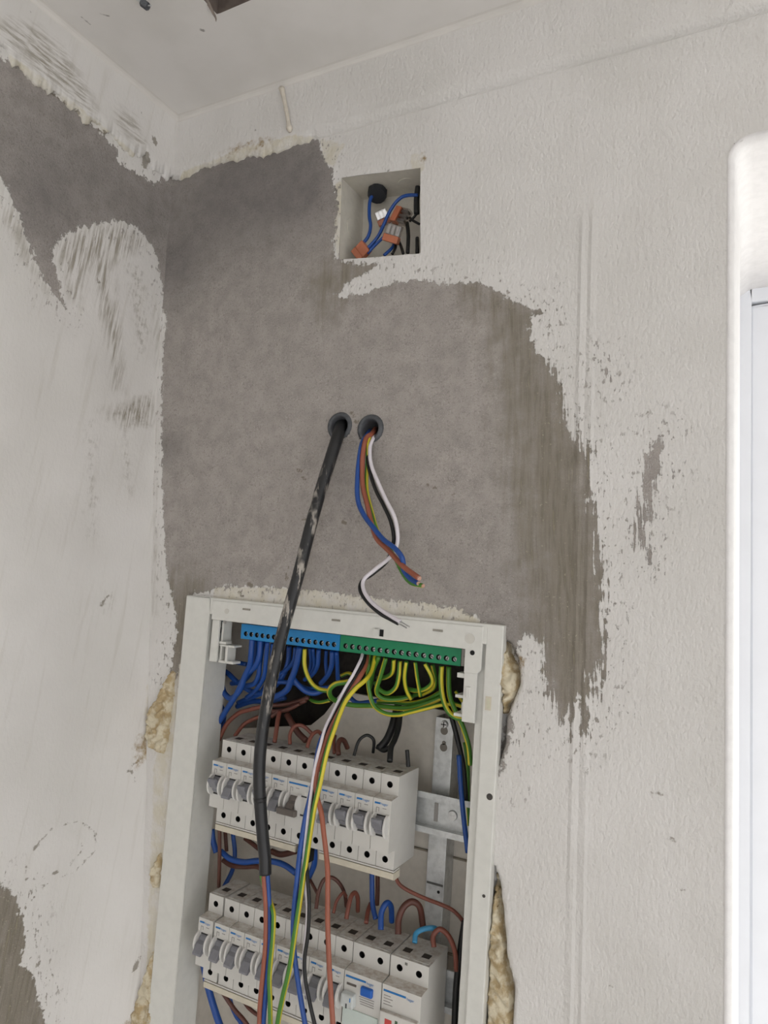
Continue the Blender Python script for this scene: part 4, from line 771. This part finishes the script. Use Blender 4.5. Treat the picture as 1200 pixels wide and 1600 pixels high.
ordn = ['first', 'second', 'third', 'fourth', 'fifth', 'sixth', 'seventh', 'eighth', 'ninth']
ups = [True, False, True, True, False]
for i in range(5): place_single(i, 0.0, ups[i], '%s breaker from the left in the upper row, toggle %s' % (ordn[i], 'up' if ups[i] else 'down'), 'breakers in the upper row')
for i, up in ((7, False), (8, True), (9, True), (10, True)): place_single(i, 0.0, up, '%s breaker from the right end of the upper row, toggle %s' % (['last', 'second', 'third', 'fourth'][10-i], 'up' if up else 'down'), 'breakers in the upper row')
R2 = -0.1435
for i in range(9): place_single(i, R2, False, '%s breaker from the left in the lower row, toggle down' % ordn[i], 'breakers in the lower row', dx=0.0015 if i else 0.0)
# double-width breaker with a brown-grey handle
r = empty('double_breaker', U(5*MODW, 0, 0), UA); mcb_body('body', MODW, 2, r, [M_mcb, M_dark]); toggle(r, MODW/2, False, 0.0085, M_toggle2); rib(r, MODW/2-0.0062); rib(r, MODW/2+0.0062); deco(r, MODW, 2)
mb = MB(); mb.box(MODW/2-0.010, MODW/2+0.010, NY-0.0135, NY-0.0085, -0.0072, -0.0015); mb.build('handle_bar', M_toggle2, r, bevel=0.0012)
mb = MB(); mb.box(MODW*1.1, MODW*1.8, NY-0.0003, NY+0.0003, -0.012, 0.012); mb.build('rating_plate', plain('plate_white', (218, 214, 208), 0.4), r)
tag(r, 'double-width breaker with a brown-grey handle in the middle of the upper row', 'circuit breaker')
# residual-current device with a blue test button
r = empty('residual_current_device', U(9*MODW+0.0018, 0, R2), UA); mcb_body('body', MODW, 2, r, [M_mcb, M_dark]); w2 = MODW*2
mb = MB(); mb.box(0.0015, 0.0205, NY-0.0003, NY, 0.0165, 0.0180); mb.build('blue_bar', M_bluep, r)
t = bpy.data.objects.new('lettering', T_LOGO); COL.objects.link(t); t.parent = r; t.location = (0.0213, NY-0.0003, 0.0160); t.rotation_euler = (math.pi/2, 0, 0)
mb = MB(); mb.box(0.0030, 0.0118, NY-0.0006, NY+0.001, 0.0108, 0.0124); mb.build('indicator_slot', plain('slot_brown', (96, 88, 82), 0.6), r)
mb = MB(); mb.box(0.0168, 0.0278, NY-0.0030, NY+0.001, 0.0070, 0.0140); mb.build('test_button', M_bluebtn, r, bevel=0.0012)
mb = MB(); mb.box(0.0005, 0.0125, NY-0.0060, NY+0.001, -0.0050, 0.0060); mb.build('toggle', plain('pale_toggle', (206, 210, 208), 0.3), r, bevel=0.0015)
mb = MB(); mb.box(0.0094, 0.0102, NY-0.0064, NY-0.005, 0.0010, 0.0040); mb.box(0.0062, 0.0070, NY-0.0064, NY-0.005, -0.0045, -0.0010, 1); mb.build('toggle_mark', [M_bluep, M_dark], r)
mb = MB(); mb.box(0.0008, w2-0.0012, NY-0.0012, NY+0.0004, -0.0205, -0.0070); mb.build('clear_cover', plain('pale_green_cover', (200, 210, 204), 0.15, var=0.04), r, bevel=0.0006)
for k in range(4):
    mb = MB(); mb.box(0.015+0.0005*k, 0.029, NY-0.0003, NY, 0.0045-0.0018*k, 0.0050-0.0018*k); mb.build('print_line', M_greyp, r)
tag(r, 'double-width switch with a blue test button in the lower row', 'circuit breaker')
r = empty('surge_protector', U(11*MODW+0.0024, 0, R2), UA); mcb_body('body', MODW, 2, r, [M_mcb, M_dark])
mb = MB(); mb.box(0.0015, 0.0215, NY-0.0003, NY, 0.0160, 0.0175); mb.build('blue_bar', M_bluep, r)
t = bpy.data.objects.new('lettering', T_LOGO); COL.objects.link(t); t.parent = r; t.location = (0.0223, NY-0.0003, 0.0152); t.rotation_euler = (math.pi/2, 0, 0)
for k in range(4):
    mb = MB(); mb.box(0.002, 0.008+0.002*(k % 2), NY-0.0003, NY, 0.0128-0.0022*k, 0.0133-0.0022*k); mb.build('print_line', M_greyp, r)
mb = MB(); mb.box(0.0008, MODW*2-0.0010, NY-0.0040, NY+0.0005, -0.0200, 0.0025); mb.build('plug_in_cover', M_mcb, r, bevel=0.0008)
mb = MB(); mb.box(0.0060, 0.0120, NY-0.0043, NY-0.0038, -0.0075, -0.0020); mb.box(0.0215, 0.0275, NY-0.0043, NY-0.0038, -0.0075, -0.0025); mb.build('red_mark', M_redp, r)
mb = MB(); mb.box(0.0150, 0.0172, NY-0.0043, NY-0.0038, -0.0035, -0.0010); mb.build('green_mark', plain('print_green', (70, 96, 70), 0.5), r)
for k, zz in ((0, 0.0352), (1, 0.0352)):
    mb = MB(); mb.box(0.0135+0.0012*k, 0.0143+0.0012*k, -0.0003, 0.0002, zz-0.001, zz+0.001); mb.build('terminal_mark', plain('mark_dark', (90, 86, 80), 0.6), r)
tag(r, 'double-width module with red marks at the right end of the lower row', 'circuit breaker')
# comb busbars under the rows
def busbar(lx0, lx1, lz, label):
    r = empty('comb_busbar', U(lx0, 0, lz), UA); mb = MB(); mb.prism_x([(-0.0015, 0.0), (-0.0015, -0.0052), (0.002, -0.0065), (0.012, -0.0065), (0.012, 0.0)], 0, lx1-lx0); mb.build('busbar_cover', M_cream, r, bevel=0.0005)
    mb = MB(); mb.box(0, lx1-lx0, -0.001, 0.010, 0.0006, 0.0018); mb.build('busbar_ledge', M_mcb, r); tag(r, label, 'busbar', 'comb busbars under the breakers')
busbar(0.001, 0.093, -0.0405, 'cream comb busbar under the left part of the upper row'); busbar(0.119, 0.193, -0.0405, 'cream comb busbar under the right part of the upper row'); busbar(0.003, 0.196, R2-0.0405, 'long cream comb busbar under the lower row')
mb = MB()
for k in range(3): mb.box(0.0955+0.005*k, 0.0985+0.005*k, 0.0, 0.008, -0.052+0.002*(k % 2), -0.0405)
o = mb.build('busbar_stub', M_dark); o.location = UREF; o.rotation_euler = (0, UA, 0); tag(o, 'black comb teeth sticking out beside the end of the left busbar', 'busbar')

# ------------------------------------------------------------------ junction box
jb = empty('junction_box', P(595, 405)); JD = 0.042
mb = MB(); fr = [P(u, v, 0.001) for u, v in JB]; ctr = sum(fr)/4
bkp = [ctr+(p-ctr)*0.97+np.array([0, JD, 0]) for p in fr]
mb._add(fr+bkp, [(i, (i+1) % 4, 4+(i+1) % 4, 4+i) for i in range(4)]+[(4, 5, 6, 7)])
child_world(mb.build('box_shell', plain('box_white', (202, 197, 186), 0.5, var=0.08), jb), jb)
def knock(c, ax, r):
    mb = MB(); c = np.array(c); a = np.array(ax, float); mb.cyl(c, c+a*0.0009, r, n=20); o = mb.build('knockout', plain('box_white', (196, 190, 178)), jb); return child_world(o, jb)
tl, tr_, br_, bl_ = fr
knock(tl*0.28+tr_*0.72+np.array([0, JD*0.55, -0.0004]), (0, 0, -1), 0.010); knock((tl+bl_)/2+np.array([0.0006, JD*0.5, 0]), (1, 0, 0), 0.010)
tag(jb, 'square white junction box recessed in the wall near the ceiling', 'junction box')
g0 = P(592, 286, 0.034); g1 = P(589, 306, 0.022)
mb = MB(); d = (g1-g0); pts = [g0+d*t for t in np.linspace(0, 1, 13)]; mb.tube(pts, [0.0085+0.0012*(i % 2) for i in range(13)], 14); tag(mb.build('conduit_end', plain('conduit_black', (30, 32, 36), 0.5)), 'black corrugated conduit end poking into the junction box', 'conduit')
for nm, m, w, y, pts, lab in (('blue_wire', M_wblue, 5.5, (.022, .012), [(584, 302), (578, 314), (577, 337), (579, 353), (575, 370), (562, 386)], 'blue wire hanging from the black conduit end in the junction box'),
 ('blue_wire', M_wblue, 5.5, (.018, .012), [(653, 305), (640, 305), (628, 308), (617, 318), (607, 334), (600, 350), (592, 367), (582, 380), (570, 392)], 'blue wire arching in from the right of the junction box'),
 ('blue_wire', M_wblue, 5, (.012, .012), [(606, 364), (600, 370), (588, 381), (574, 396)], 'short blue wire between the two connectors in the junction box'),
 ('blue_wire', M_wblue, 5, (.02, .01), [(616, 380), (612, 388), (600, 399)], 'blue wire below the middle connector in the junction box'),
 ('black_wire', M_wblack, 6, (.02, .012), [(636, 348), (638, 368), (637, 395)], 'thick black wire upright in the junction box'),
 ('black_wire', M_wblack, 9, (.02, .02), [(653, 292), (651, 310), (651, 334)], 'black wire at the upper right edge of the junction box'),
 ('black_wire', M_wblack, 4, (.02, .014), [(640, 340), (646, 345), (655, 350)], 'thin black wire right of the clear connector in the junction box'),
 ('black_wire', M_wblack, 4.5, (.018, .01), [(617, 376), (618, 386), (613, 397)], 'black wire under the middle connector in the junction box'),
 ('black_wire', M_wblack, 4.5, (.02, .01), [(623, 376), (627, 386), (630, 396)], 'second black wire under the middle connector in the junction box'),
 ('black_wire', M_wblack, 4, (.022, .02), [(640, 346), (648, 338), (653, 330)], 'thin black wire leading to the right edge of the junction box'),
 ('black_wire', M_wblack, 6, (.02, .012), [(652, 372), (652, 395)], 'black wire at the lower right edge of the junction box')): wire(nm, lab, m, w, y, pts)
def connector(u, v, y, s, ang, label, clear=True):
    c = P(u, v, y); r = empty('wire_connector', c); r.rotation_euler = (0.3, ang, 0.25)
    mb = MB(); mb.box(-0.0075*s, 0.0075*s, -0.004*s, 0.004*s, -0.002*s, 0.0085*s); mb.build('clear_body', M_clear if clear else M_orange, r, bevel=0.0008)
    mb = MB(); mb.box(-0.0078*s, 0.0078*s, -0.0043*s, 0.0043*s, -0.0085*s, -0.0018*s); mb.build('orange_base', M_orange, r, bevel=0.0008)
    mb = MB()
    for k in (-0.0045, 0, 0.0045): mb.box((k-0.0013)*s, (k+0.0013)*s, -0.0025*s, 0.0025*s, -0.001*s, 0.0070*s)
    mb.build('metal_clamp', M_screw, r); tag(r, label, 'wire connector', 'push-in connectors in the junction box')
connector(627, 338, 0.016, 1.0, 2.0, 'clear and orange wire connector with a bright glint, uppermost in the junction box'); connector(614, 365, 0.008, 1.0, 0.35, 'clear and orange wire connector in the middle of the junction box')
connector(565, 393, 0.012, 0.9, 0.9, 'orange wire connector at the lower left of the junction box', False); connector(598, 340, 0.030, 0.85, -0.4, 'small orange wire connector at the back of the junction box')

# ------------------------------------------------------------------ foam, fixings
def fold(X, Z, seed):
    """lumpy, creased height between about 0 and 1"""
    rg = np.random.default_rng(seed); r = np.zeros(X.shape)
    wx = X+0.004*np.sin(Z*210+seed)+0.003*np.sin(Z*430+X*160); wz = Z+0.004*np.sin(X*240-seed)
    for f, a in ((150, 0.42), (260, 0.28), (430, 0.18), (800, 0.08)):
        t = rg.uniform(0, 3.14); p, q = rg.uniform(0, 6.28, 2); r += a*np.abs(np.sin(f*(wx*math.cos(t)+wz*math.sin(t))+p))*(0.6+0.4*np.sin(f*0.6*(wz*math.cos(t)-wx*math.sin(t))+q))
    return r
def foam(label, pix, y0, h0, seed, back=0.012):
    """patch of set foam swelling out of a crack: outline in pixels on the wall"""
    poly = bk(pix); px = [p[0] for p in poly]; pz = [p[1] for p in poly]; st = 0.0011
    gx = np.arange(min(px)-0.004, max(px)+0.004, st); gz = np.arange(min(pz)-0.004, max(pz)+0.004, st); X, Zc = np.meshgrid(gx, gz, indexing='ij')
    d = sdist(poly, X, Zc)+0.0022*(fold(X*1.7, Zc*1.7, seed+50)-0.45)*2; m = np.clip(d/0.0045, 0, 1)**0.55
    keep = d > -0.0006; Yv = y0+back*(1-m)-m*(h0*(0.35+1.1*fold(X, Zc, seed)))
    na, nb = X.shape; idx = np.arange(na*nb).reshape(na, nb); kf = keep[:-1, :-1] & keep[1:, 1:] & keep[1:, :-1] & keep[:-1, 1:]
    q = np.stack([idx[:-1, :-1], idx[1:, :-1], idx[1:, 1:], idx[:-1, 1:]], -1)[kf]; used, inv = np.unique(q, return_inverse=True); V = np.stack([X.ravel(), Yv.ravel(), Zc.ravel()], -1)[used]
    me = bpy.data.meshes.new('expanding_foam'); me.from_pydata(V.tolist(), [], inv.reshape(q.shape).tolist()); me.polygons.foreach_set('use_smooth', [True]*len(me.polygons)); me.materials.append(M_foam)
    o = bpy.data.objects.new('expanding_foam', me); COL.objects.link(o)
    so = o.modifiers.new('thickness', 'SOLIDIFY'); so.thickness = 0.004; so.offset = 1.0 if False else -1.0
    return tag(o, label, 'foam', 'expanding foam around the board')
foam('cream expanding foam bulging beside the upper right of the board frame', [(780, 1002), (790, 1000), (798, 1030), (808, 1050), (812, 1075), (806, 1095), (794, 1105), (790, 1118), (778, 1120), (776, 1060)], 0.008, 0.013, 3)
foam('cream expanding foam in the crack beside the lower right of the board frame', [(766, 1365), (773, 1372), (780, 1400), (784, 1440), (788, 1480), (790, 1520), (802, 1560), (800, 1640), (750, 1640), (756, 1480), (762, 1420)], 0.010, 0.013, 5)
foam('yellowed foam lump in the corner beside the upper left of the board frame', [(268, 1040), (278, 1050), (272, 1110), (266, 1160), (258, 1185), (236, 1172), (226, 1150), (232, 1100), (246, 1085)], 0.001, 0.009, 8)
foam('small yellowed foam lump in the corner halfway down the left frame', [(252, 1325), (258, 1340), (253, 1395), (240, 1390), (232, 1370), (238, 1350)], 0.001, 0.007, 9)
foam('brown stained foam in the corner at the bottom left of the board frame', [(248, 1465), (250, 1500), (246, 1620), (205, 1620), (208, 1575), (222, 1530), (236, 1490)], 0.001, 0.009, 11)
# metal anchor in the ceiling
a0 = PZ(213, -3, 0.0); a1 = PZ(230, 10, -0.012)
an = empty('ceiling_anchor', a0)
mb = MB(); mb.tube([a0-a0, (a1-a0)*0.6], 0.0016, 8); mb.build('shank', M_steel, an)
d = (a1-a0); mb = MB(); pts = [d*(0.55+0.5*t) for t in np.linspace(0, 1, 9)]; mb.tube(pts, [0.0022+0.0014*(i % 2) for i in range(9)], 9); mb.build('spring_head', plain('dull_steel', (96, 98, 102), 0.4, 0.6, var=0.4, scale=400), an)
mb = MB(); mb.tube([d*0.9, d*1.0+np.array([0.005, 0.0, -0.001])], 0.0006, 6); mb.build('wire_tip', M_steel, an)
tag(an, 'small grey metal anchor poking out of the ceiling', 'anchor')
# chipped hole in the strip near the corner
